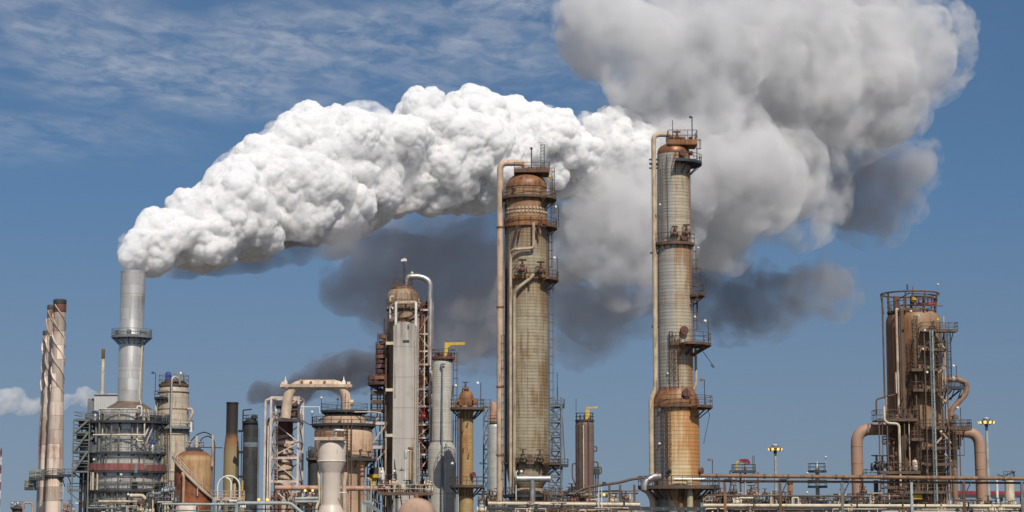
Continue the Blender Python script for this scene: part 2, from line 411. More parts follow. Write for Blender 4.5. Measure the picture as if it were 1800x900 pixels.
# ---------------------------------------------------------------- shared materials
M = {}
RUST = (0.17, 0.07, 0.03)
M['rust'] = steel('rusty_steel', (0.16, 0.085, 0.05), 0.75, 0, (0.085, 0.05, 0.035), 0.5)
M['brown'] = steel('brown_steel', (0.12, 0.085, 0.06), 0.7, 0, (0.10, 0.05, 0.03), 0.4)
M['orange'] = steel('orange_rust', (0.30, 0.13, 0.05), 0.7, 0, (0.14, 0.06, 0.03), 0.5)
M['red'] = steel('faded_red_paint', (0.26, 0.09, 0.08), 0.6, 0, (0.12, 0.06, 0.045), 0.55)
M['pinkred'] = steel('faded_pink_red', (0.26, 0.13, 0.10), 0.65, 0, RUST, 0.5)
M['brightred'] = steel('red_paint', (0.27, 0.025, 0.03), 0.5)
M['dark'] = steel('dark_steel', (0.045, 0.05, 0.055), 0.6)
M['green'] = steel('grey_green_paint', (0.15, 0.165, 0.155), 0.6, 0, (0.14, 0.09, 0.06), 0.25)
M['paleg'] = steel('pale_green_grey', (0.33, 0.37, 0.36), 0.5, 0, (0.22, 0.14, 0.09), 0.2)
M['bluegrey'] = steel('blue_grey_steel', (0.16, 0.19, 0.22), 0.55, 0, (0.12, 0.08, 0.06), 0.2)
M['cream'] = steel('cream_paint', (0.58, 0.50, 0.37), 0.5, 0, (0.30, 0.15, 0.07), 0.22)
M['white'] = steel('white_paint', (0.68, 0.66, 0.62), 0.5, 0, (0.35, 0.22, 0.13), 0.15)
M['beige'] = steel('beige_paint', (0.50, 0.39, 0.29), 0.5, 0, (0.27, 0.13, 0.07), 0.3)
M['pink'] = steel('pinkish_primer', (0.44, 0.26, 0.18), 0.55, 0, (0.24, 0.11, 0.06), 0.35)
M['tan'] = steel('tan_paint', (0.33, 0.21, 0.145), 0.5, 0, None, var=0.12)
M['pinktan'] = steel('tan_pink_paint', (0.38, 0.25, 0.18), 0.6, 0, (0.28, 0.16, 0.10), .2, var=0.10, scale=0.4)
M['alu'] = steel('aluminium_sheet', (0.46, 0.455, 0.44), 0.42, 0.8, var=0.2, scale=0.9)
M['alu_dull'] = steel('dull_aluminium', (0.48, 0.48, 0.46), 0.5, 0.45, (0.25, 0.17, 0.1), 0.15)
M['yellow'] = steel('yellow_paint', (0.60, 0.40, 0.05), 0.5, 0, (0.3, 0.15, 0.05), 0.15)
M['blue'] = steel('blue_paint', (0.03, 0.06, 0.22), 0.5)
M['black'] = steel('black_paint', (0.02, 0.02, 0.022), 0.6)
M['frame'] = steel('pale_pink_frame', (0.58, 0.49, 0.43), 0.6, 0, (0.30, 0.16, 0.10), 0.22)
M['redbrown'] = steel('red_brown_primer', (0.15, 0.06, 0.045), 0.7, 0, (0.07, 0.04, 0.03), 0.5)
M['grate'] = steel('dark_grating', (0.055, 0.05, 0.045), 0.8)
M['deck_brown'] = steel('walkway_brown', (0.13, 0.09, 0.065), 0.75, 0, (0.06, 0.04, 0.03), 0.4)
M['lampwhite'] = steel('white_lamp_glass', (0.66, 0.64, 0.6), 0.3)
M['lit'] = glow('sodium_lamp', (1.0, 0.56, 0.10), 1.25)
M['litdim'] = glow('sodium_lamp_dim', (1.0, 0.45, 0.04), 1.2)

# ---------------------------------------------------------------- radio mast at the edge of the frame
def lattice_mast():
    Y = 520; x = xx(1, 800, Y); o = thing('radio_mast', 'thin red and white lattice mast at the picture edge beyond the twin stacks', 'mast', x, Y)
    z1 = zz(788, Y); cs = [(-.35, -.3), (.35, -.3), (0, .35)]; n = 10
    for i in range(n):
        a, b = z1*i/n, z1*(i+1)/n; m = MB()
        for k in range(3):
            p, q = cs[k], cs[(k+1) % 3]
            m.tube([(x+p[0], Y+p[1], a), (x+p[0], Y+p[1], b)], .09, 5); m.tube([(x+p[0], Y+p[1], a), (x+q[0], Y+q[1], b)], .05, 4); m.tube([(x+q[0], Y+q[1], a), (x+p[0], Y+p[1], b)], .05, 4)
        m.build('mast_section', M['red'] if i % 2 else M['white'], o)
lattice_mast()

# ---------------------------------------------------------------- three straked chimneys on the far left
def chimneys():
    mat = shell('straked_stack_sheet', (0.64, 0.53, 0.44), (0.30, 0.15, 0.10), 0.44, (0.15, 0.08, 0.055), 0.3, 1.2, 2.4, 2.1, 0.8, 0, 0.6, var=0.42)
    specs = [('tall beige chimney with rusty spiral strakes and dark rim, thickest of the three', 104.0, 527, 10.2, 95.5, 14.5, 330, 0),
             ('slimmer rust banded chimney just behind the tallest of the three', 89.5, 537, 5.6, 78.5, 9.5, 336, 1),
             ('shortest rusty chimney at the back of the trio', 79.5, 582, 4.6, 73.5, 7.0, 342, 2)]
    for lab, px1, py1, r1, px0, r0, Y, i in specs:
        t = Thing('chimney', lab, 'chimney', (px1+px0)/2, Y, 710, 'straked chimneys at the far side of the plant')
        prof = [(r0*1.0, 960), (r0*.98, 800), (r1 + (r0-r1)*.45, 700), (r1*1.0, 668), (r1, py1+3), (r1*1.03, py1+2), (r1*1.03, py1)]
        t.lathe('shaft', prof, mat)
        t.lathe('rim', [(r1*1.12, py1+7), (r1*1.15, py1+1), (r1*.9, py1-1)], M['dark'])
        t.lathe('band', [(r1*1.02, py1+22), (r1*1.06, py1+21), (r1*1.06, py1+8), (r1*1.02, py1+7)], M['pinkred'] if i else M['redbrown'])
        for k in range(3):                                # spiral strakes
            m = MB(); top, bot = py1+10, 690; nn = 60; vs_, fs = [], []
            for j in range(nn+1):
                f = j/nn; a = 2*math.pi*(k/3 + f*(bot-top)/95.0); py = top+(bot-top)*f
                r = (r1 + max(0, (py-668))*(r0-r1)*.45/32*0.5)*t.k
                for rr, dz in ((r-.02, .2), (r+.2, .12), (r+.2, -.12), (r-.02, -.2)): vs_.append((t.x+rr*math.cos(a), t.y+rr*math.sin(a), t.z(py)+dz))
            for j in range(nn):
                for q in range(4): fs.append((j*4+q, j*4+(q+1) % 4, j*4+4+(q+1) % 4, j*4+4+q))
            m.add(vs_, fs).build('strake', mat, t.o)
        if i == 0:
            t.platform(836, 13, 17, 0, 360, M['dark'], M['green'])
            t.deck(109, 133, 836, 3.0, M['dark'], M['bluegrey'], braces=2)
            t.deck(62, 84, 842, 3, M['dark'], M['paleg'], dy=-1, h=1.3); t.deck(54, 68, 859, 3, M['dark'], M['paleg'], dy=-.5, h=1.3); cab = MB().box(t.p(73, 835, -1.2), 2.2, 1.8, 1.9).box(t.p(60, 853, -.7), 1.7, 1.6, 1.7).build('sampling_cabin', steel('grey_green_cabin', (0.22, 0.26, 0.25), .6, 0, RUST, .3), t.o)
            MB().box(t.p(74, 835, -2.15), .9, .1, .9).build('hatch', M['green'], cab)
            t.pipe([(52, 905, -2), (52, 884, -2), (68, 884, -2), (68, 905, -2)], 1.6, M['pink'])
            t.ladder(110.5, 900, 838, -.5, M['white'], True, 90)
chimneys()
def small_far_vessel():
    t = Thing('far_vessel', 'small dark vessel top with white lamps and handrails low beside the chimneys', 'vessel', 31, 420, 890)
    t.lathe('shell', [(9, 960), (9, 893), (5, 889), (1, 888)], M['dark'], 24); t.platform(892, 8, 12, 0, 360, M['brown'], h=1.2)
    for q, py in ((26, 884), (31, 887), (36, 884)): t.lamp(q, py, 892, -.3, M['brown'], M['lampwhite'])
    MB().tube([t.p(28, 893), t.p(28, 885)], .15, 6).build('vent_pipe', M['orange'], t.o)
small_far_vessel()
def thin_chimney():
    t = Thing('chimney', 'thin white chimney with sooty brown top standing behind the clad box', 'chimney', 180.5, 420, 660)
    t.lathe('shaft', [(4.4, 960), (3.4, 700), (2.9, 630), (2.8, 613)], M['cream'], 20); t.lathe('sooty_top', [(3.0, 631), (3.1, 630), (3.0, 614), (2.2, 612)], M['brown'], 20)
thin_chimney()

# ---------------------------------------------------------------- heater with the big steaming stack
def heater():
    Y = 312
    alu = shell('stack_sheet', (0.60, 0.575, 0.535), (0.32, 0.23, 0.16), 0.2, (0.22, 0.2, 0.18), 0.4, 2.1, 1.9, 3.3, 0.5, 0.5, 0.35, var=0.15, big_row=6.2, bump=.15)
    drum = shell('drum_sheet', (0.62, 0.57, 0.50), (0.20, 0.13, 0.09), 0.3, (0.06, 0.05, 0.045), 0.45, 5, 0.9, 2.2, 0.6, 0.45, 0.28, var=0.3, big_row=2.8)
    t = Thing('process_heater', 'shiny silver stack pouring white steam above a round heater ringed with walkways', 'heater', 229.5, Y, 620)
    t.lathe('flue', [(21.6, 712), (21.6, 594), (20.9, 592), (21.2, 520), (21.5, 479), (22.0, 479), (22.0, 477), (20.6, 477), (20.2, 490)], alu, 64, 230.5)
    t.lathe('flue_band', [(22.2, 592), (22.6, 591), (22.6, 588), (22.2, 587)], M['alu_dull'], 48, 230.5)
    t.platform(592, 22, 35, 0, 360, M['bluegrey'], M['bluegrey'], px=231)
    for a in range(8):
        d = Vector((math.sin(R(45*a)), -math.cos(R(45*a)), 0)); c = Vector((t.x+.2, t.y, 0))
        MB().box(c + d*(30*t.k) + Vector((0, 0, t.z(587))), .7, .5, .9, R(45*a)).build('junction_box', M['green'], t.o)
    t.pipe([(252, 598, -1.0), (249, 700, -1.0), (253, 712, -1.2), (259, 722, -1.5)], 1.3, M['cream'])
    t.lathe('cone', [(44, 722), (36, 716), (23, 708), (21.7, 706)], steel('brown_cone_sheet', (0.16, 0.12, 0.09), 0.55, 0.2, (0.2, 0.1, 0.05), .3), 64, 229)
    t.lathe('drum', [(58, 962), (58, 868), (62, 864), (62, 800), (56, 796), (56, 752), (50, 748), (50, 722), (44, 721)], drum, 64, 226)
    for py, r, bh in ((752, 57, 10), (800, 63, 12), (772, 57, 4), (835, 63, 9), (850, 63, 5)):
        t.lathe('drum_band', [(r, py+bh*.5), (r+1, py+bh*.45), (r+1, py-bh*.45), (r, py-bh*.5)], M['alu'], 64, 226)
    for py, r0, r1 in ((743, 50, 72), (797, 56, 68), (862, 61, 62+5), (893, 58, 66)):
        t.platform(py, r0, r1, 0, 360, M['dark'], M['green'], px=227, h=1.3)
    t.platform(829, 60, 70, 0, 360, M['dark'], M['green'], px=226)
    red = MB(); cx = t.p(226, 829).x
    red.slab(cx, t.y, t.z(817), 70*t.k, 70*t.k+.08, t.z(817)-t.z(828), -88, 38); red.slab(cx, t.y, t.z(818), 70*t.k, 70*t.k+.08, t.z(817)-t.z(828), 42, 92)
    red.build('red_windscreen', M['red'], t.o)
    for a in range(-80, 81, 20):                           # posts between the walkways
        d = Vector((math.sin(R(a)), -math.cos(R(a)), 0)); c = Vector((t.p(226, 800).x, t.y, 0))
        m = MB(); m.tube([c + d*(64*t.k) + Vector((0, 0, t.z(960))), c + d*(64*t.k) + Vector((0, 0, t.z(745)))], .12, 6); m.build('post', M['green'], t.o)
    for a in range(-75, 80, 10):                           # burner piping under the walkways
        d = Vector((math.sin(R(a)), -math.cos(R(a)), 0)); c = Vector((t.p(226, 800).x, t.y, 0)); m = MB()
        z0, z1 = t.z(900), t.z(832 + (a % 3)*4)
        m.tube([c + d*(60.5*t.k) + Vector((0, 0, z0)), c + d*(60.5*t.k) + Vector((0, 0, z1))], .09, 6)
        m.build('burner_pipe', M['green'] if a % 20 else M['cream'], t.o)
    for px, py, dy in ((180, 735, -4.2), (179, 788, -3.0), (279, 788, -3.5)):
        b = t.lathe('damper_drive', [(4.6, py+10), (4.6, py-5), (4.2, py-6)], M['alu'], 20, px, dy); t.lathe('cap', [(5.6, py-6), (5.6, py-9), (2, py-11)], M['blue'], 20, px, dy, b)
    for q in ((190, 722, 742), (224, 722, 742), (267, 722, 745), (196, 746, 767), (256, 746, 775), (268, 746, 770)):
        t.pipe([(q[0], q[2], -5.2), (q[0], q[1], -5.2)], 1.3, M['cream'])
    t.pipe([(182, 767, -6), (272, 767, -6)], 1.4, M['cream']); t.pipe([(254, 722, -5), (254, 717, -5), (262, 717, -5), (262, 733, -5), (256, 736, -5)], 1.3, M['white'])
    t.pipe([(270, 722, -4), (273, 735, -4), (273, 752, -4), (265, 776, -4.5), (265, 792, -4.5)], 1.9, M['alu_dull']); t.pipe([(278, 725, -3.5), (278, 755, -3.5), (270, 778, -4), (270, 792, -4)], 1.6, M['alu_dull'])
    t.pipe([(190, 722, -5.4), (255, 722, -5.4)], 1.2, M['alu_dull']); t.pipe([(256, 767, -5.6), (256, 777, -5.6), (267, 777, -5.6)], 1.3, M['cream'])
    t.pipe([(250, 872, -7), (272, 872, -7), (278, 880, -7), (278, 920, -7)], 3.2, M['cream'], 'outlet_pipe'); t.pipe([(196, 882, -6.6), (262, 882, -6.6)], 2.2, M['beige'])
    rnd = random.Random(77)
    for i in range(34):
        a = rnd.choice((-1, 1))*rnd.uniform(25, 100); py = (740, 794, 826, 860, 890)[i % 5] - rnd.uniform(1, 4); rr = rnd.uniform(60, 69)*t.k
        MB().box((t.p(226, 800).x + rr*math.sin(R(a)), t.y - rr*math.cos(R(a)), t.z(py)), rnd.uniform(.4, 1.1), rnd.uniform(.4, .9), rnd.uniform(.6, 1.6), R(a)).build('equipment_box', M[('dark', 'green', 'bluegrey', 'black', 'rust')[i % 5]], t.o)
    for i in range(22):
        a = R(rnd.uniform(-95, 95)); rr = rnd.uniform(63, 70)*t.k; x_, y_ = t.p(226, 800).x + rr*math.sin(a), t.y - rr*math.cos(a); lv = (743, 797, 829, 862, 893, 915); j = i % 5
        MB().tube([(x_, y_, t.z(lv[j]+2)), (x_, y_, t.z(lv[j+1]))], rnd.uniform(.06, .2), 7).build('riser', M[('green', 'dark', 'cream', 'dark', 'alu_dull')[i % 5]], t.o)
    t.ladder(166, 797, 745, -2, M['green'], True, -90); t.ladder(163, 893, 830, -2, M['green'], True, -90)
    for px, py in ((233, 836), (186, 810), (246, 870)):
        MB().ball(t.p(px, py, -6.6), .21).build('lamp_head', M['lampwhite'], t.o)
heater()

def frame_tower(name, label, cat, px0, px1, py1, Y, depth, levels, mat, beam_mat=None, floor_mat=None, brace='x', w=.28, py0=960, rails=True, rail_mat=None, inset=None):
    t = Thing(name, label, cat, (px0+px1)/2, Y, (py1+880)/2); X0, X1 = t.p(px0, t.ref).x, t.p(px1, t.ref).x; beam_mat = beam_mat or mat
    cs = [(X0, Y-depth/2), (X1, Y-depth/2), (X1, Y+depth/2), (X0, Y+depth/2)]; z1 = t.z(py1)
    for c in cs: MB().bar((*c, 0), (*c, z1), w).build('post', mat, t.o)
    zs = [t.z(l) for l in levels]
    for i, z in enumerate(zs):
        m = MB()
        for k in range(4):
            a, b = cs[k], cs[(k+1) % 4]; u = (Vector(b)-Vector(a)).normalized()*(w/2); m.bar((a[0]+u.x, a[1]+u.y, z), (b[0]-u.x, b[1]-u.y, z), w*.8, w*1.1)
        bm_ = m.build('beam', beam_mat, t.o)
        if floor_mat:
            fl = MB().box(((X0+X1)/2, Y, z+w*.5+.06), X1-X0-w, depth-w, .08).build('floor_grating', floor_mat, t.o)
            if rails:
                m = MB()
                for k in range(4):
                    a, b = cs[k], cs[(k+1) % 4]
                    for hh in (1.1, .6): m.tube([(*a, z+.2+hh), (*b, z+.2+hh)], .045, 5)
                m.build('railing', rail_mat or mat, fl)
        lo = ([0] + sorted(zs))[sorted(zs).index(z)]
        if brace and z-lo > .8:
            m = MB(); lo = max(lo, EYE-4)
            for k in range(4):
                a, b = cs[k], cs[(k+1) % 4]
                if brace == 'x' or i % 2 == 0: m.bar((*a, lo+.1), (*b, z-.1), w*.45)
                if brace == 'x' or i % 2 == 1: m.bar((*b, lo+.1), (*a, z-.1), w*.45)
            m.build('brace', mat, t.o)
    return t
def access_tower():
    t = frame_tower('access_tower', 'dark green steel stair frame beside the silver heater', 'stair tower', 135, 163, 740, 311, 6, [740, 762, 775, 795, 812, 830], M['green'], None, M['dark'], None, .2)
    for py in (748, 768, 785, 803, 820):
        MB().box(t.p(146+(py % 3)*3, py, -1), 1.6, 1.2, 1.4).build('cabinet', M['bluegrey'] if py % 2 else M['dark'], t.o)
    for a, b in ((762, 740), (795, 762), (830, 795)):
        m = MB(); p, q = t.p(137, a, -3.2), t.p(161, b, -3.2); m.bar(p, q, .12, .3); m.bar(p+Vector((0, .9, 0)), q+Vector((0, .9, 0)), .12, .3)
        n = 14
        for i in range(n): e = p + (q-p)*((i+.5)/n); m.box((e.x, e.y+.45, e.z), .28, .8, .04)
        m.build('stair', M['green'], t.o)
    m = MB()
    for px in (146, 154): m.bar(t.p(px, 960, -1), t.p(px, 832, -1), .45)
    m.build('leg_column', M['black'], t.o)
    fl = t.deck(124, 147, 862, 3, M['green'], M['green']); m = MB(); m.bar(t.p(124, 864, -1.5), t.p(147, 882, -1.5), .16); m.bar(t.p(133, 832, -1.5), t.p(160, 850, -1.5), .2); m.build('brace', M['green'], t.o)
    t.pipe([(118, 838, 0), (126, 836, 0), (135, 830, 0)], .9, M['dark'])
access_tower()
def clad_box():
    Y = 356; t = Thing('boiler_house', 'pale corrugated metal box building behind the base of the silver stack', 'building', 184, Y, 720)
    k = NT('corrugated_sheet'); g = k.n('NewGeometry'); sp = k.n('SeparateXYZ'); k.l(g.outputs['Position'], sp.inputs[0])
    rib = k.math('SINE', k.math('MULTIPLY', k.math('ADD', sp.outputs[0], sp.outputs[1]), 16.0)); k.bump(rib, .5, .06)
    cc = k.mix(k.noise(g.outputs['Position'], .35, 5, .6), (0.40, 0.40, 0.40), (0.56, 0.55, 0.53)); wallm = k.done(cc, .5)
    a, b = t.p(165, 694), t.p(212, 694)
    MB().box(((a.x+b.x)/2, Y+3, a.z/2), b.x-a.x, 6, a.z).build('wall', wallm, t.o)
    MB().box(((a.x+b.x)/2, Y+3, a.z+.12), b.x-a.x+.5, 6.5, .22).build('roof', M['alu_dull'], t.o)
    c = t.p(152, 700)
    MB().box(((a.x+c.x)/2-.02, Y+3.2, c.z/2), a.x-c.x-.06, 5, c.z).build('shaded_side', steel('shaded_green_sheet', (0.17, 0.19, 0.19), .6, 0, RUST, .25), t.o)  # dark left face of the box, its shade put into the sheet colour
clad_box()

# ---------------------------------------------------------------- beige column right of the heater
def beige_column():
    mat = shell('beige_sheet', (0.42, 0.36, 0.27), (0.24, 0.12, 0.06), 0.28, (0.13, 0.10, 0.07), 0.3, 2.5, .9, 2.0, .4, 0, .5)
    t = Thing('process_tower', 'stout beige column with railed top, silver gooseneck and blue motor on its roof', 'column', 303.5, 325, 760)
    t.lathe('shell', [(29, 962), (29, 752), (27, 748), (27, 698), (26.5, 694), (25, 682), (20, 674)], mat); t.lathe('top_head', [(22, 676), (22, 672), (10, 666), (1, 665)], M['rust'], 32)
    t.platform(677, 18, 26, 0, 360, M['brown'], M['bluegrey'], h=1.6); t.platform(700, 26, 33, -120, -10, M['dark'], M['green'])
    t.platform(752, 27, 36, -100, 110, M['bluegrey'], M['bluegrey'])
    MB().box(t.p(295, 665, -1), .9, .9, 1.0).ball(t.p(295, 659, -1), .5).build('motor', M['blue'], t.o); MB().box(t.p(314, 664, -1), 1.6, 1, 1.3).ball(t.p(317, 658, -1), .45).build('relief_valve', M['alu'], t.o)
    t.pipe([(306, 865, -3.3), (306, 668, -3.3), (310, 664, -3), (318, 668, -2.4), (318, 678, -2.2)], 1.6, M['alu_dull']); t.pipe([(275, 780, -1), (275, 702, -1), (282, 694, -1)], 1.8, M['cream'])
    t.pipe([(331, 745, -1), (334, 742, -1), (337, 733, -1), (340, 726, -1), (337, 719, -1), (331, 720, -1)], 2.5, M['beige']); t.pipe([(337, 760, -1), (337, 742, -1)], 3, M['white']); t.pipe([(330, 800, -1.5), (330, 765, -1.5)], 3.2, M['alu_dull'])
    t.ladder(299, 865, 755, -3.1, M['brown']); t.lamp(273, 656, 690, -1, M['dark'], M['blue'])
    for py in (690, 720, 765, 830): t.lathe('hoop', [(29.2 if py > 752 else 27.2, py+.8), (29.8 if py > 752 else 27.8, py), (29.2 if py > 752 else 27.2, py-.8)], M['brown'])
beige_column()

# ---------------------------------------------------------------- rusty tank with the slanting stair
def rusty_tank():
    Y = 290; t = Thing('storage_tank', 'rust stained dome roofed tank with a stair slanting down its side', 'tank', 340, Y, 850)
    k = NT('tank_rust'); tc = k.n('TexCoord'); sp = k.n('SeparateXYZ'); k.l(tc.outputs['Object'], sp.inputs[0]); X, Yy, Z = sp.outputs
    a = k.math('ARCTAN2', X, k.math('MULTIPLY', Yy, -1.0)); n = k.noise(k.vec(k.math('MULTIPLY', a, 2.5), 0.0, k.math('MULTIPLY', Z, .25)), 1.2, 6, .65); n2 = k.noise(tc.outputs['Object'], .5, 6, .65)
    hgt = k.math('SUBTRACT', Z, k.math('SUBTRACT', t.z(842), k.math('MULTIPLY', X, (842-812)/34.0*1.0)))     # the coating has failed below the stair
    low = k.ramp(k.math('ADD', hgt, k.math('MULTIPLY', k.math('SUBTRACT', n, .5), 1.5)), .6, -.6)
    up = k.mix(k.ramp(n, .35, .7), (0.42, 0.29, 0.15), (0.28, 0.13, 0.05)); dn = k.mix(k.ramp(n2, .4, .6), (0.09, 0.035, 0.02), (0.26, 0.085, 0.03))
    dn = k.mix(k.ramp(n, .55, .75), dn, (0.33, 0.17, 0.08)); c = k.mix(low, up, dn)
    c = k.mix(k.ramp(Z, t.z(806), t.z(798)), c, (0.20, 0.085, 0.045)); k.bump(n2, .3, .05); tm = k.done(c, .65)
    t.lathe('shell', [(33.5, 962), (33.5, 812), (33, 807), (30, 802), (25, 797), (18, 793.5), (9, 792), (1, 791.5)], tm, 72)
    fl = t.deck(328, 354, 790, 2.5, M['dark'], M['beige'], th=.3)
    s0, s1 = 35.2, None; m = MB(); n = 46
    for i in range(n+1):                                  # the stair follows the shell
        f = i/n; px = 304 + (376-304)*f; py = 803 + (877-803)*f; dx = (px-340)/36.8; an = math.asin(max(-1, min(1, dx)))
        d = Vector((math.sin(an), -math.cos(an), 0)); c = Vector((t.x, t.y, t.z(py))); m.box(c + d*(36*t.k), .75, .28, .07, an)
        if i:
            for rr in (34.2, 38.0): m.bar(pc + pd*(rr*t.k), c + d*(rr*t.k), .07, .32)
            for hh in (1.0, .55): m.tube([pc + pd*(38*t.k) + Vector((0, 0, hh)), c + d*(38*t.k) + Vector((0, 0, hh))], .05, 5)
            if i % 4 == 0: m.tube([c + d*(38*t.k), c + d*(38*t.k) + Vector((0, 0, 1.0))], .05, 5)
        pc, pd = c, d
    m.build('stair', M['beige'], t.o)
    t.pipe([(329, 905, -3.2), (329, 838, -3.2), (326, 832, -3.0)], 2.6, M['pink'], 'downpipe'); t.pipe([(353, 872, -2.9), (353, 850, -2.9)], .9, M['beige'])
    t.pipe([(348, 792, 0), (348, 783, 0), (353, 770, 0), (364, 766, 0), (374, 772, -1), (374, 790, -1)], 1.0, M['dark'], 'vent_pipe', 5)
    t.pipe([(331, 790, 0), (333, 776, 0), (345, 763, 0), (358, 759, 0), (372, 765, -1), (378, 780, -1), (378, 880, -1)], 1.1, M['dark'], 'vent_pipe', 6)
    t.pipe([(374, 820, -1), (374, 765, -1)], 2.0, M['beige'], 'riser'); t.pipe([(344, 790, 0), (344, 766, 0)], 2.4, M['cream'], 'riser'); t.pipe([(340, 786, 0), (390, 787, 0)], .9, M['dark'])
rusty_tank()
def arched_pipe():
    t = Thing('arched_pipe', 'white pipe bent in an arch over a railed deck in front of the tan chimney', 'pipe', 402, 280, 860)
    q = [t.p(402-19.5*math.cos(R(a)), 856-19.5*math.sin(R(a))) for a in range(0, 181, 12)]
    MB().tube([t.p(382.5, 905)] + q + [t.p(421.5, 905)], 1.5*t.k, 12).build('arch', M['white'], t.o)
    q = [t.p(397-9*math.cos(R(a)), 850-10*math.sin(R(a))) for a in range(0, 181, 15)]
    MB().tube(q[6:] + [t.p(406, 882)], 1.3*t.k, 10).build('inner_arch', M['white'], t.o)
    t.deck(378, 428, 877, 3, M['beige'], M['beige'], braces=3)
    for px, a in ((386, 905), (394, 905), (402, 905), (411, 905), (418, 905)): MB().tube([t.p(px, a), t.p(px, 878)], 1.0*t.k, 8).build('leg', M['white'], t.o)
    t.pipe([(427, 905, -.5), (427, 845, -.5)], 1.3, M['yellow'], 'yellow_riser'); t.pipe([(430, 905, -.6), (430, 862, -.6)], 1.0, M['beige'], 'riser'); t.pipe([(413, 877, -.2), (413, 850, -.2)], 1.8, M['beige'], 'riser')
arched_pipe()
def tan_chimney():
    t = Thing('chimney', 'tan chimney with a straight soot black top beside the charcoal column', 'chimney', 407, 335, 790)
    k = NT('chimney_tan'); tc = k.n('TexCoord'); sp = k.n('SeparateXYZ'); k.l(tc.outputs['Object'], sp.inputs[0]); n = k.noise(tc.outputs['Object'], .6, 6, .6)
    zq = k.math('ADD', sp.outputs[2], k.math('MULTIPLY', k.math('SUBTRACT', n, .5), 2.2))
    c = k.mix(k.ramp(zq, t.z(800), t.z(772)), (0.27, 0.21, 0.11), (0.23, 0.11, 0.05)); c = k.mix(k.ramp(zq, t.z(775), t.z(760)), c, (0.028, 0.022, 0.02)); mm = k.done(c, .75)
    t.lathe('shaft', [(14.5, 962), (13.5, 860), (13.3, 790), (10.8, 766), (10.2, 764), (10.2, 710), (10.7, 710), (10.7, 707.5), (9.2, 707.5), (9, 715)], mm, 40)
    t.lathe('rim', [(10.3, 711), (10.9, 710), (10.9, 708), (10.3, 707)], M['black'], 40)
tan_chimney()
def charcoal_column():
    mat = shell('charcoal_sheet', (0.045, 0.046, 0.048), (0.09, 0.07, 0.055), .25, (0.02, 0.02, 0.02), .4, 1.3, 1.2, 1.8, .5, 0, .55, var=.3)
    t = Thing('process_tower', 'charcoal black column with a small hoist arm, next to the tan chimney', 'column', 440, 330, 800)
    t.lathe('shell', [(13.2, 962), (13.2, 748), (12.6, 743), (10.5, 738.5), (6, 735.5), (1, 735)], mat, 40); t.lathe('pale_band', [(13.4, 786), (13.5, 785), (13.5, 779), (13.4, 778)], M['bluegrey'], 40)
    t.platform(742, 8, 15, -140, 60, M['black'], M['dark']); t.pipe([(426, 760, 0), (426, 721, 0), (441, 719.5, 0)], 1.1, M['black'], 'hoist_arm', 1); t.ladder(425, 870, 762, -.4, M['black'], False, -90)
    t.pipe([(455, 900, 0), (455, 752, 0), (450, 751, 0)], .9, M['bluegrey']); MB().ball(t.p(446, 734, -.5), .55).build('vent', M['dark'], t.o)
    for py in (758, 795, 838): MB().box(t.p(424, py, -.3), 1.0, .8, .4).build('bracket', M['black'], t.o)
charcoal_column()

# ---------------------------------------------------------------- cracker: framed riser, overhead duct, regenerator
def riser_frame():
    Y = 303; t = frame_tower('riser_frame', 'pale pink braced steel frame around a beige riser with spiral straps', 'steel frame', 480, 528, 700, Y, 6.5, [701, 740, 779, 806, 847], M['frame'], None, None, 'z', .33)
    riser = shell('riser_sheet', (0.50, 0.37, 0.27), (0.22, 0.11, 0.06), .3, (0.16, 0.10, 0.07), .25, 1.5, 2.2, 2.2, .25, 0, .6)
    t.lathe('riser', [(14.5, 962), (14.5, 765), (13, 745), (11.5, 730)], riser, 40, 500)
    t.lathe('sooty_head', [(15, 765), (15.5, 757), (15.5, 744), (12, 740), (9.5, 726)], M['redbrown'], 32, 499)
    for k in range(6):
        m = MB(); pts = []
        for j in range(25):
            a = R(-100 + 200*j/24); py = 772+14*k + (1 if k % 2 else -1)*10*(j/24-.5)
            pts.append((t.p(500, 0).x + 14.9*t.k*math.sin(a), Y - 14.9*t.k*math.cos(a), t.z(py)))
        m.tube(pts, .13, 6).build('strap', M['brown'], t.o)
    t.deck(480, 528, 740, 6.3, M['beige'], M['beige'])
    for i, (px, py) in enumerate(((492, 712), (500, 722), (510, 718), (518, 728), (505, 733), (521, 712))):
        MB().box(t.p(px, py, -1.5), 1.0, .8, 1.3).build('actuator', M['rust'] if i % 2 else M['dark'], t.o)
    t.pipe([(472, 900, -2), (472, 742, -2), (478, 735, -2)], 2.2, M['brown']); t.pipe([(475, 900, -2.6), (475, 750, -2.6)], 1.8, M['white'])
    t.pipe([(512, 722, -3.5), (527, 722, -3.5)], 1.0, M['white']); t.ladder(490, 850, 742, -3.6, M['frame'], True, 0)
    MB().bar(t.p(470, 706, -3), t.p(480, 701, -3), .3).bar(t.p(470, 706, -3), t.p(470, 960, -3), .3).build('post', M['frame'], t.o)
riser_frame()
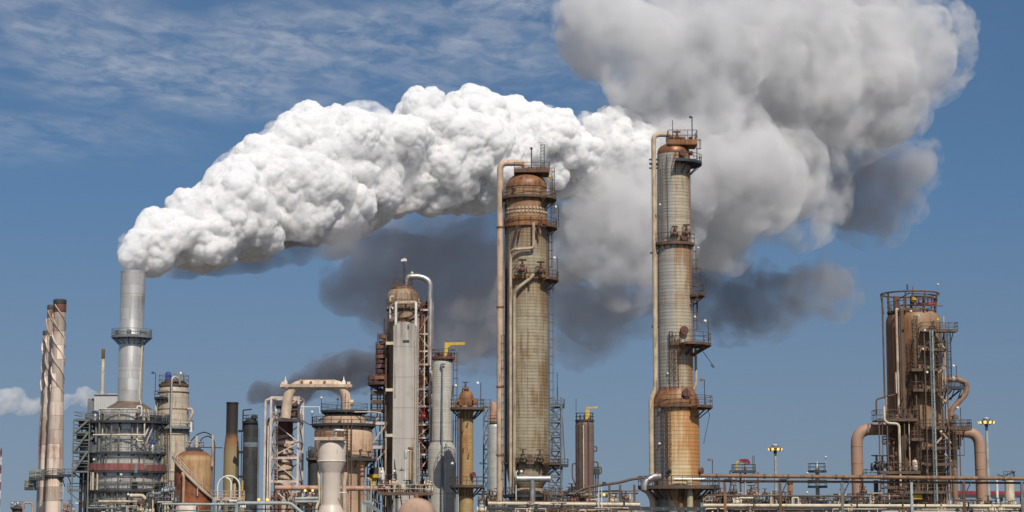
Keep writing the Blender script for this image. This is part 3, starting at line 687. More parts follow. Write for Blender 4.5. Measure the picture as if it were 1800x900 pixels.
def regenerator():
    Y = 296; t = Thing('regenerator', 'big pinkish beige domed vessel with a fat overhead duct bridging to the framed riser', 'vessel', 604, Y, 780)
    mat = shell('regenerator_sheet', (0.54, 0.375, 0.255), (0.26, 0.13, 0.07), .32, (0.20, 0.12, 0.08), .25, 4.5, 2.4, 3.0, .25, 0, .6, var=.06)
    t.lathe('shell', [(38, 962), (38, 822), (44, 812), (51, 803), (51, 762), (49, 755), (44, 749), (38, 745), (38, 734), (30, 729), (15, 726), (1, 725)], mat, 72)
    dm = steel('duct_paint', (0.58, 0.45, 0.33), .55, 0, (0.34, 0.19, 0.11), .25)
    q = bend([t.p(501, 735), t.p(507, 676.5), t.p(606, 676.5), t.p(607.5, 728)], 3.4, 8)
    MB().tube(q, 9.0*t.k, 28).build('overhead_duct', dm, t.o)
    m = MB()
    for px in (528, 558, 585): m.disc(t.p(px, 676.5), (1, 0, 0), 9.6*t.k, .3, 28)
    m.build('duct_flange', M['beige'], t.o)
    MB().bar(t.p(492, 678.5, -.95), t.p(617, 678.5, -.95), .16, .45).bar(t.p(492, 677.5, .95), t.p(617, 677.5, .95), .16, .45).build('tie_beam', M['beige'], t.o)
    for px in (500, 607):
        t.lathe('tie_spike', [(4, 676), (3.6, 670), (1.6, 669), (1.0, 666), (.2, 661)], M['white'], 16, px if px < 550 else 603)
        MB().disc(t.p(496 if px < 550 else 612, 677, 0), (1, 0, 0), .55, .5, 14).build('end_plate', M['beige'], t.o)
    m = MB()
    for i, px in enumerate((530, 546, 570)): m.disc(t.p(px, 672+(i % 2), -.82), (0, 1, 0), .22, .15, 12)
    m.build('port', M['orange'], t.o)
    MB().disc(t.p(617, 708), (1, 0, 0), .5, .7, 14).build('nozzle', M['beige'], t.o); t.ladder(604.5, 728, 692, -.95, M['pinkred'], False)
    t.platform(723, 14, 41, 0, 360, M['dark'], M['bluegrey'], px=605); t.platform(747, 38, 56, 0, 360, M['grate'], M['dark']); t.platform(808, 45, 58, -20, 130, M['grate'], M['brown'])
    t.ladder(612, 905, 750, -4.7, M['brown'], False); t.ladder(619, 905, 750, -4.7, M['brown'], False)
    for px in (609, 616, 623): t.pipe([(px, 905, -5), (px, 740, -5)], .7, M['brown'])
    for a in range(-50, 61, 22): t.manhole(604+51*math.sin(R(a)), 795 - (a % 4), 2.2, M['rust'], 51)
    for px, py in ((566, 729), (601, 731)): t.manhole(px, py+8, 2.5, M['beige'], 38)
    t.pipe([(529, 716, -1), (562, 716, -1), (562, 727, -1), (575, 727, -1)], .8, M['white'], rad=1); t.pipe([(620, 726, -3), (660, 726, -3), (672, 728, -3)], 1.0, M['cream'])
    t.pipe([(530, 738, 0), (540, 745, 0), (553, 748, 0)], .9, M['dark'])
    for px, py in ((565, 700), (549, 725), (594, 702), (606, 722)):
        l = MB().tube([t.p(px, py, -1), t.p(px, py+24, -1)], .05, 5).build('lamp_post', M['dark'], t.o); MB().ball(t.p(px, py, -1), .21).build('lamp_head', M['lampwhite'] if px != 594 else M['red'], l)
    t.pipe([(640, 905, -3), (640, 835, -3.5), (640, 822, -3.5)], 3.5, M['pink'], 'nozzle_pipe')
    for py in (820, 828, 836): MB().disc(t.p(640, py, -3.6), (0, 0, 1), 4.4*t.k, .2, 16).build('flange', M['orange'], t.o)
regenerator()
def hopper():
    Y = 272; t = Thing('catalyst_hopper', 'smooth white hopper with a wide head, cone and slim neck', 'hopper', 582.5, Y, 840)
    mat = steel('off_white_paint', (0.60, 0.52, 0.44), .45, 0, (0.42, 0.29, 0.19), .14, var=.08, scale=.3)
    prof = [(26, 962), (24, 905), (22, 898), (17.5, 889), (16.6, 887), (16.6, 832), (17.2, 830), (24.5, 813.5), (25, 812), (25.5, 811.5), (25.5, 810), (24.4, 809.5), (24.4, 783), (23.6, 779), (20, 775), (14, 772), (5, 770.5)]
    t.lathe('body', prof, mat, 72, sharp=20); t.lathe('weld_ring', [(25.7, 811.6), (26, 811), (25.7, 810)], mat, 72); t.lathe('weld_seam', [(24.45, 795.3), (24.6, 795), (24.45, 794.7)], mat, 72); t.lathe('weld_seam', [(16.65, 858.3), (16.8, 858), (16.65, 857.7)], mat, 72); MB().tube([t.p(566.5, 905, -.6), t.p(566.5, 832, -.6)], .07, 6).build('conduit', M['beige'], t.o)
    t.lathe('neck_ring', [(17.0, 888), (17.3, 887.6), (17.0, 887)], mat, 72)
    t.deck(555, 608, 772, 3.6, M['beige'], M['brown'], dy=-.3); t.pipe([(584, 768, -1), (584, 760, -1), (590, 757, -1), (605, 758, -1)], 3.2, M['alu'], 'top_duct')
    for px in (560, 568, 577, 598): MB().box(t.p(px, 766, -.8), .7, .7, .9).build('fitting', M['orange'] if px % 2 else M['rust'], t.o)
    t.lathe('nozzle', [(2.2, 782), (2.4, 774), (1.5, 773)], mat, 16, 600, -.9); t.pipe([(606, 905, .8), (604, 850, .8), (607, 830, .8)], 4.0, M['beige'], 'side_pipe'); t.pipe([(557, 905, 0), (557, 890, 0), (563, 880, 0), (560, 830, 0), (565, 822, 0)], 2.5, M['cream'], 'side_pipe')
    t.pipe([(598, 866, -1.6), (612, 866, -1.6)], .9, M['white'])
hopper()
def dark_drum():
    mat = shell('dark_drum_sheet', (0.06, 0.065, 0.065), (0.12, 0.08, 0.06), .3, (0.03, 0.03, 0.03), .3, 1, 1.4, 2, .4, 0, .6)
    t = Thing('process_tower', 'short dark column with an arched pipe showing between riser frame and hopper', 'column', 552, 335, 830)
    t.lathe('shell', [(9, 962), (9, 808), (10, 806), (10, 795), (7, 788), (1, 786)], mat, 32); t.platform(806, 9, 14, 0, 360, M['brown'], M['dark'])
    t.pipe([(542, 905, 0), (542, 786, 0), (548, 785, 0), (550, 790, 0)], 1.0, M['dark'])
dark_drum()

# ---------------------------------------------------------------- reactor in its grey box with the frame behind
def reactor():
    Y = 300; t = Thing('reactor', 'tall reactor in flat grey cladding with rusty domed top, silver gooseneck and red balconies', 'reactor', 706, Y, 700)
    k = NT('grey_cladding'); g = k.n('NewGeometry'); sp = k.n('SeparateXYZ'); k.l(g.outputs['Position'], sp.inputs[0])
    runv = k.vec(k.math('MULTIPLY', sp.outputs[0], 1.6), k.math('MULTIPLY', sp.outputs[1], 1.6), k.math('MULTIPLY', sp.outputs[2], .05)); n = k.noise(runv, 1.0, 6, .6); n2 = k.noise(g.outputs['Position'], .3, 5, .6)
    c = k.mix(k.ramp(n, .3, .7), (0.36, 0.335, 0.295), (0.45, 0.42, 0.38)); fr = k.math('FRACT', k.math('DIVIDE', sp.outputs[2], 4.7)); ln = k.ramp(k.math('ABSOLUTE', k.math('SUBTRACT', fr, .5)), .022, .008)
    c = k.mix(k.math('MULTIPLY', ln, .45), c, (0.16, 0.14, 0.12)); fv = k.math('FRACT', k.math('DIVIDE', sp.outputs[0], 1.15)); lv = k.ramp(k.math('ABSOLUTE', k.math('SUBTRACT', fv, .5)), .03, .0); c = k.mix(k.math('MULTIPLY', lv, .22), c, (0.18, 0.16, 0.13))
    c = k.mix(k.math('MULTIPLY', k.ramp(n2, .52, .75), .5), c, (0.25, 0.2, 0.15)); dz = k.math('MULTIPLY', k.ramp(k.math('SUBTRACT', t.z(572), sp.outputs[2]), 7.0, 0.0), k.ramp(k.noise(runv, 2.2, 5, .6), .42, .62)); c = k.mix(k.math('MULTIPLY', dz, .65), c, (0.14, 0.10, 0.07)); clad = k.done(c, .55)
    # the box is five sided with an arched head on its front face
    X0, X1, XL = t.p(693, 700).x, t.p(733.5, 700).x, t.p(680, 700).x; zt, zm = t.z(577), t.z(569); m = MB(); n_ = 10
    top = [(X0 + (X1-X0)*i/n_, zt + (zm-zt)*math.sin(math.pi*i/n_)**.7) for i in range(n_+1)]
    f = [(X0, Y-3.2, 0)] + [(X1, Y-3.2, 0)] + [(x, Y-3.2, z) for x, z in reversed(top)]; b = [(x, y+7, z) for x, y, z in f]; o = len(f)
    m.add(f + b, [tuple(range(o))] + [tuple(reversed(range(o, 2*o)))] + [(i, i+o, (i+1) % o+o, (i+1) % o) for i in range(o)]).build('cladding', clad, t.o, sharp=60)
    side = steel('stained_shaded_cladding', (0.25, 0.195, 0.13), .65, 0, (0.12, 0.07, 0.04), .45)  # rust stain and the turned face's shade, both in the colour
    z2 = t.z(583); L0, L1 = (X0-.02, Y-3.18), (XL, Y+.5)
    m = MB(); m.add([(*L0, 0), (*L0, z2), (*L1, z2), (*L1, 0), (L0[0], Y+3.5, 0), (L0[0], Y+3.5, z2), (L1[0], Y+3.5, z2), (L1[0], Y+3.5, 0)], [(0, 1, 2, 3), (3, 2, 6, 7), (7, 6, 5, 4), (4, 5, 1, 0), (1, 5, 6, 2)]).build('side_cladding', side, t.o)
    for px, a, b in ((731.5, 905, 600), (697, 700, 640), (728, 860, 770)): MB().tube([t.p(px, a, -3.35), t.p(px, b, -3.35)], .08, 6).build('conduit', M['beige'], t.o)
    MB().box(t.p(715, 603, -3.24), 1.0, .06, .35).build('vent_grille', M['dark'], t.o)
    top_m = shell('reactor_head_rust', (0.33, 0.25, 0.16), (0.17, 0.08, 0.04), .55, (0.05, 0.035, 0.025), .5, 2.4, 1.0, 2, .5, 0, .6)
    t.lathe('vessel', [(27, 640), (27, 541), (28.5, 540), (28.5, 520), (27, 514), (22, 508.5), (12, 505), (1, 504)], top_m, 56, 706, 1.5)
    t.lathe('rear_vessel', [(17, 900), (17, 560), (15, 556), (14, 548), (8, 545)], M['beige'], 32, 689, 4.5)
    t.lathe('vessel_band', [(28.7, 545), (29.4, 544), (29.4, 540), (28.7, 539)], M['rust'], 56, 706, 1.5)
    m = MB()
    for px in (697, 732): m.bar(t.p(px, 577, -3), t.p(px, 535, -3), .35)
    m.build('head_post', M['white'], t.o)
    MB().bar(t.p(697, 535, -3), t.p(732, 534, -3), .3).bar(t.p(681, 543, -1), t.p(697, 535, -3), .3).build('head_beam', M['beige'], t.o)
    t.pipe([(686, 566, -2), (686, 543, -2), (690, 543, -2.4), (697, 557, -2.6), (697, 568, -2.8)], 1.6, M['white']); t.pipe([(705, 572, -2.5), (712, 563, -2.5), (726, 558, -2.5), (732, 545, -2)], 2.0, M['redbrown']); t.pipe([(713, 570, -2.8), (718, 572, -3.0), (719, 580, -3.4)], 1.2, M['dark'])
    rnd = random.Random(3)
    for i in range(14):
        a = t.p(rnd.uniform(698, 731), rnd.uniform(540, 566), -2.4-.4*rnd.random()); d = Vector((rnd.uniform(-1.5, 1.5), 0, rnd.uniform(-1.2, 1.2)))
        MB().tube([a, a + d], .12, 6).build('head_pipe', M['redbrown'] if i % 3 else M['dark'], t.o)
    MB().tube(bend([t.p(686, 532, -2), t.p(686, 524, -2), t.p(692, 524, -2)], .5), .18, 8).build('head_pipe', M['beige'], t.o)
    t.platform(504, 8, 18, 0, 360, M['orange'], M['rust'], px=705, dy=1.5, h=1.3); t.platform(540, 27, 32, -60, 120, M['rust'], M['rust'], px=706, dy=1.5)
    q = bend([t.p(709, 506, 1.5), t.p(711, 490, 1.5), t.p(717, 484, 1.5), t.p(738, 484, 1.5), t.p(754, 492, 1.5), t.p(754.5, 640, 1.5)], 1.6, 6)
    MB().tube(q, 5.2*t.k, 20).build('gooseneck', M['alu'], t.o)
    mast = MB().tube([t.p(708, 500, .5), t.p(708, 458, .5)], .12, 6).tube([t.p(711, 500, .5), t.p(711, 470, .5)], .06, 5).build('camera_mast', M['dark'], t.o); MB().box(t.p(708, 457, .5), .9, .35, .3).box(t.p(709, 455, .5), .5, .3, .25).build('camera', M['white'], mast)
    MB().tube([t.p(694, 492, .5), t.p(694, 476, .5)], .05, 5).build('antenna', M['dark'], t.o); MB().ball(t.p(722, 478, 1.5), .25).build('lamp_head', M['cream'], t.o)
    for i, (py, r) in enumerate(((600, 15), (618, 21), (635, 21), (652, 21), (673, 34))):      # balconies up the left side
        fl = t.platform(py, 2, r, -165, -5, M['redbrown'], M['pinkred'], px=680, dy=1.0, h=1.2, th=.3)
        MB().slab(t.p(680, 0).x, t.y+1, t.z(py)+1.0, r*t.k-.02, r*t.k+.05, .55, -165, -5).build('kick_panel', M['pinkred'], fl)
    for py in (690, 706, 722):
        t.deck(652, 680, py, 3, M['brown'], M['rust'], dy=1)
    for px, a, b in ((668, 900, 600), (660, 600, 680), (652, 690, 760), (663, 745, 585), (674, 900, 560)):
        MB().bar(t.p(px, a, .5), t.p(px, b, .5), .18).build('balcony_post', M['dark'], t.o)
    for py in (745, 787):
        t.deck(641, 681, py, 4, M['frame'], M['dark'], dy=0, braces=3)
    for (a, b, c, d) in ((655, 783, 680, 748), (640, 760, 668, 735), (655, 822, 680, 792)): MB().bar(t.p(a, b, -2), t.p(c, d, -2), .22).build('brace', M['beige'], t.o)
    t.pipe([(679.5, 905, -2), (679.5, 590, -2)], 1.6, M['brown']); t.pipe([(681.5, 905, -3.6), (681.5, 760, -3.6)], 1.4, M['beige'])
    for py in (607, 688, 767): t.deck(681, 693, py, 1.6, M['cream'], None, dy=-3.0, rails='')
    m = MB()
    for i in range(10): m.bar(t.p(646+i*2.2, 905, 1), t.p(646+(i*7) % 30, 790, 1), .14)
    m.build('bracing', M['dark'], t.o)
    MB().lathe(t.p(662, 0).x, t.y-1, [(1.0, t.z(836)), (1.0, t.z(826)), (.4, t.z(822))], 16).build('cyclone_pot', M['dark'], t.o); MB().lathe(t.p(659, 0).x, t.y-1.5, [(.3, t.z(858)), (.4, t.z(845)), (.9, t.z(840)), (.9, t.z(834))], 16).build('chute', M['yellow'], t.o)
reactor()
def reactor_frame():
    lv = [548, 590, 620, 643, 686, 716, 748, 771, 800, 835]
    t = frame_tower('pipe_structure', 'open steel structure packed with red brown pipes behind the grey reactor', 'steel frame', 736, 758, 528, 304, 5.5, lv, M['frame'], M['frame'], M['redbrown'], 'z', .24, rail_mat=M['rust'])
    rnd = random.Random(11); mats = ['redbrown', 'rust', 'dark', 'redbrown', 'brown', 'beige', 'dark']
    lv2 = [530] + lv + [905]; rest = MB()
    for i, (a, b) in enumerate(zip(lv2[:-1], lv2[1:])):
        for j in range(19):
            px = rnd.uniform(738, 756); dy = rnd.uniform(-2.3, 2.3); h = b-a
            y0 = a + h*rnd.uniform(.02, .4); y1 = a + h*rnd.uniform(.6, .98)
            pts = [(px, y1, dy), (px, y0, dy)] if j % 3 else [(px, y1, dy), (px, (y0+y1)/2, dy), (rnd.uniform(738, 756), (y0+y1)/2, dy), (rnd.uniform(738, 756), y0, dy)]
            r = rnd.uniform(.6, 1.9)
            if j < 8: t.pipe(pts, r, M[mats[(i*3+j) % 7]], rad=1.5, seg=8)
            else: rest.tube(bend([t.p(*q) for q in pts], r*t.k*1.5), r*t.k*.8, 8)
        for j in range(4):
            MB().box(t.p(rnd.uniform(740, 754), a+(b-a)*rnd.uniform(.3, .8), -1.5), rnd.uniform(.5, 1.2), .8, rnd.uniform(.5, 1.2)).build('equipment_box', M['redbrown'] if j else M['brown'], t.o)
    rest.build('pipe_clutter', M['redbrown'], t.o)['kind'] = 'stuff'
    t.valve(747, 734, -2.6, 1.4, M['brightred'], M['brightred']); t.pipe([(757.5, 905, -3.0), (757.5, 530, -3.0)], 1.3, M['frame'], 'riser')
    MB().tube([t.p(747, 716, -2.9), t.p(747, 560, -2.9)], .1, 5).build('cable', M['cream'], t.o)
    t.ladder(741, 905, 545, -3.0, M['redbrown'], True)
reactor_frame()
def grey_column():
    mat = shell('grey_ribbed_sheet', (0.42, 0.40, 0.35), (0.26, 0.17, 0.10), .28, (0.13, 0.11, 0.09), .35, 1.9, .36, 4.0, .45, 0.0, .5, var=.08, big_row=5.4)
    t = Thing('process_tower', 'ribbed grey column widening downward, with a yellow jib hoist on its railed top', 'column', 777, 298, 740)
    t.lathe('shell', [(24.5, 962), (24.5, 790), (23.8, 787), (18.4, 776), (17.9, 774), (17.6, 640), (16.5, 634), (13, 629), (5, 627)], mat, 56)
    t.lathe('neck_rings', [(18.6, 777), (19.2, 776), (18.6, 775)], M['dark'], 56)
    t.platform(629, 6, 20, 0, 360, M['redbrown'], M['dark'], h=1.25, px=779)
    t.pipe([(778, 905, -2.35), (778, 792, -2.35), (778.0, 652, -1.8), (775.5, 644, -1.9), (776, 641.5, -1.9), (783, 641.5, -1.9)], 1.5, M['bluegrey'], 'drain_pipe', 1.5)
    jib = MB().bar(t.p(784, 629, 0), t.p(784, 606, 0), .5).build('jib_crane', M['yellow'], t.o); MB().bar(t.p(781.5, 604.5, 0), t.p(817, 604, 0), .3, .45).bar(t.p(784, 612, 0), t.p(792, 605, 0), .25).build('jib_arm', M['yellow'], jib)
    t.pipe([(784, 905, -2.4), (784, 792, -2.4), (785.5, 785, -2.4), (784, 781, -2.4)], 1.6, M['alu_dull'], 'side_pipe')
    t.ladder(797, 780, 622, -.6, M['rust'], True, 90); t.lamp(796, 679, 700, -1.3, M['dark'], M['lampwhite'], 1)
    for px in (768, 774, 790): MB().box(t.p(px, 625, -.6), .7, .6, .8).build('fitting', M['redbrown'], t.o)
    t.pipe([(797, 905, 0), (799, 792, 0), (797, 774, 0), (797, 740, 0)], 1.2, M['bluegrey']); t.pipe([(801, 905, .4), (801, 730, .4)], 1.0, M['dark'])
grey_column()
def slim_column():
    mat = shell('orange_stained_sheet', (0.36, 0.25, 0.11), (0.33, 0.13, 0.03), .45, (0.12, 0.07, 0.03), .3, 1.1, .5, 1.3, .35, 0, .5, split=(-20, (0.30, 0.22, 0.11)))
    t = Thing('process_tower', 'slim orange stained column with a copper dome and two railed collars', 'column', 819.5, 288, 770)
    t.lathe('shell', [(13, 962), (13, 860), (12.4, 855), (12.4, 722), (12, 700)], mat, 40); t.lathe('dome', [(12.6, 712), (12.6, 698), (11.8, 693), (8.5, 688.5), (4, 687), (2.2, 686.5), (2.2, 683), (.6, 683)], M['orange'], 40)
    t.platform(718, 12, 30, 0, 360, M['brown'], M['brown'], h=1.3, px=821.5); t.platform(854, 12, 30, 0, 360, M['brown'], M['brown'], h=1.3, px=821)
    t.lamp(845, 674, 718, -.5, M['dark'], M['lampwhite']); t.manhole(829, 835, 5.2, M['redbrown'], 12.4); t.valve(818, 684, -.4, 1.0, M['rust'], M['rust'])
    for px, py in ((808, 708), (803, 712), (828, 710), (834, 708)): MB().box(t.p(px, py, -1.2), .7, .6, .9).build('fitting', M['orange'], t.o)
    t.ladder(809, 854, 700, -1.25, M['rust'], False); t.pipe([(805, 905, -1), (805, 720, -1)], .9, M['rust']); t.pipe([(813, 850, -1.3), (813, 722, -1.3)], .8, M['orange'])
    for px, py in ((815, 790), (824, 800), (813, 760), (822, 745)): MB().tube(bend([t.p(px, py, -1.1), t.p(px, py, -1.6), t.p(px+2, py-3, -1.6)], .2), .08, 6).build('nozzle', M['rust'], t.o)
    t.lamp(801, 815, 825, -1, M['dark'], M['lampwhite']); t.pipe([(806, 905, -1.4), (806, 860, -1.4)], 1.0, M['cream'])
slim_column()
def pale_column():
    mat = shell('pale_green_sheet', (0.42, 0.43, 0.40), (0.24, 0.18, 0.12), .15, (0.15, 0.14, 0.13), .3, 1.4, .4, 1.6, .4, 0.2, .45)
    t = Thing('process_tower', 'pale grey green column half hidden behind the tall downcomer pipe', 'column', 869.5, 345, 810)
    t.lathe('shell', [(12.5, 962), (12.5, 752), (12, 748), (9, 744)], mat, 40); t.lathe('upper_drum', [(7, 745), (7, 715), (6, 709), (2, 706)], M['pink'], 28, 868); t.platform(742, 7, 12, 0, 360, M['brown'], M['rust'])
pale_column()
def frame_behind():
    t = frame_tower('steel_frame', 'slender blue grey steel frame standing between slim column and downcomer', 'steel frame', 850, 859, 714, 335, 3, [714, 740, 765, 790, 815, 840, 865], M['bluegrey'], None, None, 'x', .2)
    t.deck(847, 862, 714, 3, M['bluegrey'], M['bluegrey']); t.lamp(850, 815, 830, -1.6, M['bluegrey'], M['lampwhite'])
frame_behind()
def stair_frame():
    t = frame_tower('stair_tower', 'blue grey steel stair tower with whip antenna beside the widest column', 'stair tower', 966, 987, 714, 312, 4, [714, 742, 768, 792, 816, 838, 862], M['bluegrey'], None, M['dark'], 'x', .28)
    MB().tube([t.p(980, 714), t.p(980, 680)], .08, 6).tube([t.p(980, 680), t.p(980, 655)], .05, 5).build('antenna', M['dark'], t.o); t.deck(962, 992, 714, 3, M['dark'], M['bluegrey'], th=.3); t.deck(962, 998, 819, 3, M['dark'], M['bluegrey'], dy=-1)
    t.lamp(970, 772, 800, -2.2, M['dark'], M['lampwhite']); MB().tube([t.p(988, 716, 0), t.p(993, 820, 0)], .06, 5).build('cable', M['dark'], t.o)
    for a, b, k in ((742, 714, 0), (768, 742, 1), (792, 768, 0), (816, 792, 1), (838, 816, 0), (862, 838, 1)):
        m = MB(); p, q = (t.p(968, a, -1.2), t.p(985, b, -1.2)) if k else (t.p(985, a, -1.2), t.p(968, b, -1.2)); m.bar(p, q, .1, .3); m.bar(p+Vector((0, .8, 0)), q+Vector((0, .8, 0)), .1, .3); m.build('stair', M['bluegrey'], t.o)
stair_frame()

# ---------------------------------------------------------------- the widest column
def wide_column():
    Y = 298; t = Thing('process_tower', 'widest tall tan column with copper dome, four railed rings and an outside downcomer', 'column', 927, Y, 600)
    mat = shell('khaki_banded_sheet', (0.36, 0.31, 0.215), (0.20, 0.11, 0.045), .42, (0.13, 0.10, 0.06), .45, 3.4, .5, 7.0, .5, .1, .33, rib=.5, big_row=7.8, var=.1, bump=.6, side=.10, drips=[(t.z(404), 6, 1), (t.z(492), 9, .9), (t.z(640), 4, .4), (t.z(812), 3, .7)])
    top = shell('rusted_top_sheet', (0.33, 0.22, 0.115), (0.19, 0.075, 0.03), .62, (0.06, 0.04, 0.025), .45, 3.3, 1.1, 2.0, .4, 0, .5, drips=[(t.z(349), 5, .9), (t.z(398), 3, .8)])
    t.lathe('shell', [(38, 962), (38, 905), (33, 878), (34, 868), (26, 858), (33, 848), (35, 836), (37, 822), (38.3, 810), (38.3, 640), (37.6, 500), (37, 404)], mat, 80)
    t.lathe('upper_shell', [(37.1, 404), (37.1, 352), (36.4, 350), (36.2, 330)], top, 80, 925.5)
    t.lathe('dome', [(36.4, 331), (36.6, 328), (35.6, 322.5), (31, 315), (23, 309.5), (14, 307), (7, 306.2), (6, 306), (6, 297), (1, 297)], steel('copper_rust_dome', (0.27, 0.135, 0.065), .5, .15, (0.12, 0.05, 0.03), .4), 72, 925.5)
    t.lathe('dome_flange', [(36.4, 332), (37.4, 331.5), (37.4, 329.5), (36.4, 329)], M['orange'], 72, 925.5)
    t.platform(349, 36, 43, -100, 40, M['brown'], M['brown'], px=925); t.platform(350, 36, 54, 40, 130, M['brown'], M['brown'], px=925)
    t.platform(398, 37, 41, -80, 40, M['orange'], M['brown'], px=926); t.platform(400, 37, 54, 40, 125, M['rust'], M['brown'], px=926)
    t.lathe('rust_belt', [(37.3, 398), (39.2, 397), (39.2, 388), (37.3, 386)], M['orange'], 72, 926)
    t.platform(491, 37.8, 44, -52, 35, M['orange'], M['brown']); t.platform(492, 37.8, 55, 35, 125, M['rust'], M['brown'])
    t.platform(814, 38, 44, -70, 40, M['brown'], M['brown']); t.platform(815, 38, 58, 40, 125, M['brown'], M['brown']); t.platform(871, 34, 47, -75, 100, M['dark'], M['brown'], px=930)
    fl = t.deck(904, 966, 304, 4.6, M['rust'], M['brown'], dy=-.2, h=1.25, th=.35)
    for px in (910, 946): MB().bar(t.p(px, 305, 0), t.p(px, 312, 0), .25).build('support', M['rust'], t.o)
    for px in (929, 937, 944, 952, 960): MB().tube([t.p(px, 304, -1.5), t.p(px, 297, -1.5)], .16, 8).build('fitting', M['redbrown'], t.o)
    t.pipe([(879, 900, -.3), (879, 287, -.3), (917, 287, -.3), (924, 292, -.3), (926, 306, 0)], 5.7, steel('downcomer_paint', (0.53, 0.39, 0.28), .55, 0, (0.24, 0.11, 0.055), .25), 'downcomer', 2.2, 20)
    for py in (400, 540, 680, 800): MB().disc(t.p(879, py, -.3), (0, 0, 1), 7.0*t.k, .22, 20).build('flange', M['orange'], t.o)
    t.pipe([(937.5, 398, -3.9), (937.5, 441, -3.9), (930, 443, -3.9), (903, 444, -3.6), (897.5, 448, -3.0), (897.5, 830, -3.0), (897.5, 870, -2.4)], 2.7, M['beige'], 'reflux_pipe'); t.pipe([(938, 487, -3.9), (934, 493, -3.9), (910, 512, -3.9), (904, 522, -3.4), (904, 868, -3.2)], 3.1, steel('khaki_pipe', (0.42, 0.36, 0.24), .45, .1, RUST, .2), 'feed_pipe')
    for py in range(470, 850, 48): MB().bar(t.p(895, py, -3.0), t.p(908, py, -3.0), .12).build('pipe_clamp', M['rust'], t.o)
    t.pipe([(889, 870, -.9), (889, 500, -.9), (888, 360, -.9)], 1.6, M['dark'], 'cable_tray'); t.ladder(886.5, 868, 590, -.6, M['dark'], True, -90)
    t.ladder(969, 400, 296, -.6, M['brown'], True, 60); t.ladder(965, 495, 398, -.6, M['brown'], True, 80); t.ladder(966, 815, 492, -.2, M['bluegrey'], True, 90)
    t.valve(918, 480, -4.3, 1.5, M['redbrown']); t.valve(950, 482, -3.9, 1.4, M['redbrown']); t.valve(919, 806, -4.5, 1.3, M['brown']); t.valve(948, 806, -4.2, 1.2, M['brown'])
    a = MB().tube([t.p(934.5, 304, -1), t.p(934.5, 264, -1)], .09, 6).build('lightning_rod', M['dark'], t.o); MB().ball(t.p(934.5, 263, -1), .21).build('lamp_head', M['dark'], a)
    m = MB()
    for e in (951.5, 957.5): m.tube([t.p(e, 304, 0), t.p(e, 254, 0)], .06, 5)
    for i in range(9): m.tube([t.p(951.5, 300-i*5.5, 0), t.p(957.5, 297-i*5.5, 0)], .04, 4)
    lm = m.build('weather_mast', M['dark'], t.o); MB().box(t.p(955, 253, 0), .9, .3, .2).ball(t.p(952, 250, 0), .22).build('sensor', M['white'], lm)
    t.lamp(982.5, 364, 400, 0, M['dark'], M['lampwhite']); t.lamp(980, 455, 492, -1, M['dark'], M['lampwhite']); t.lamp(972, 313, 350, -1, M['dark'], M['yellow'])
    t.manhole(905, 338, 3.6, M['redbrown'], 36.5); t.manhole(930, 806, 6, M['brown'], 38.3)
    rng = random.Random(5); m = MB()
    for i in range(30): a = R(-70+140*(i % 15)/14); m.disc((t.x+37.2*t.k*math.sin(a)-.1, t.y-37.2*t.k*math.cos(a), t.z(370+6*(i//15))), (math.sin(a), -math.cos(a), 0), .2, .25, 8)
    m.build('lug', M['beige'], t.o)
    for px, py, dx in ((915, 412, 3), (945, 410, -3), (950, 405, 8), (930, 500, 0), (910, 412, 6)): MB().bar(t.p(px, py-10, -4.0), t.p(px-dx, py+12, -3.5), .16, .5).build('bracket', M['dark'] if px % 2 else M['rust'], t.o)
    MB().tube([t.p(908, 842.5, -4.4), t.p(966, 842.5, -4.4)], 5.6*t.k, 24).build('reboiler_header', M['alu'], t.o); t.pipe([(935, 845, -4.4), (935, 885, -4.4)], 5.0, M['alu'], 'reboiler_leg', 2, 20)
    for px in (909, 923, 950, 965): MB().disc(t.p(px, 842.5, -4.4), (1, 0, 0), 6.0*t.k, .12, 24).build('header_band', M['alu_dull'], t.o)
    t.pipe([(907, 880, -4.2), (907, 832, -4.2), (910, 828, -4.2)], .9, M['white']); t.lamp(911, 830, 850, -4.6, M['dark'], M['lampwhite'], 1)
wide_column()
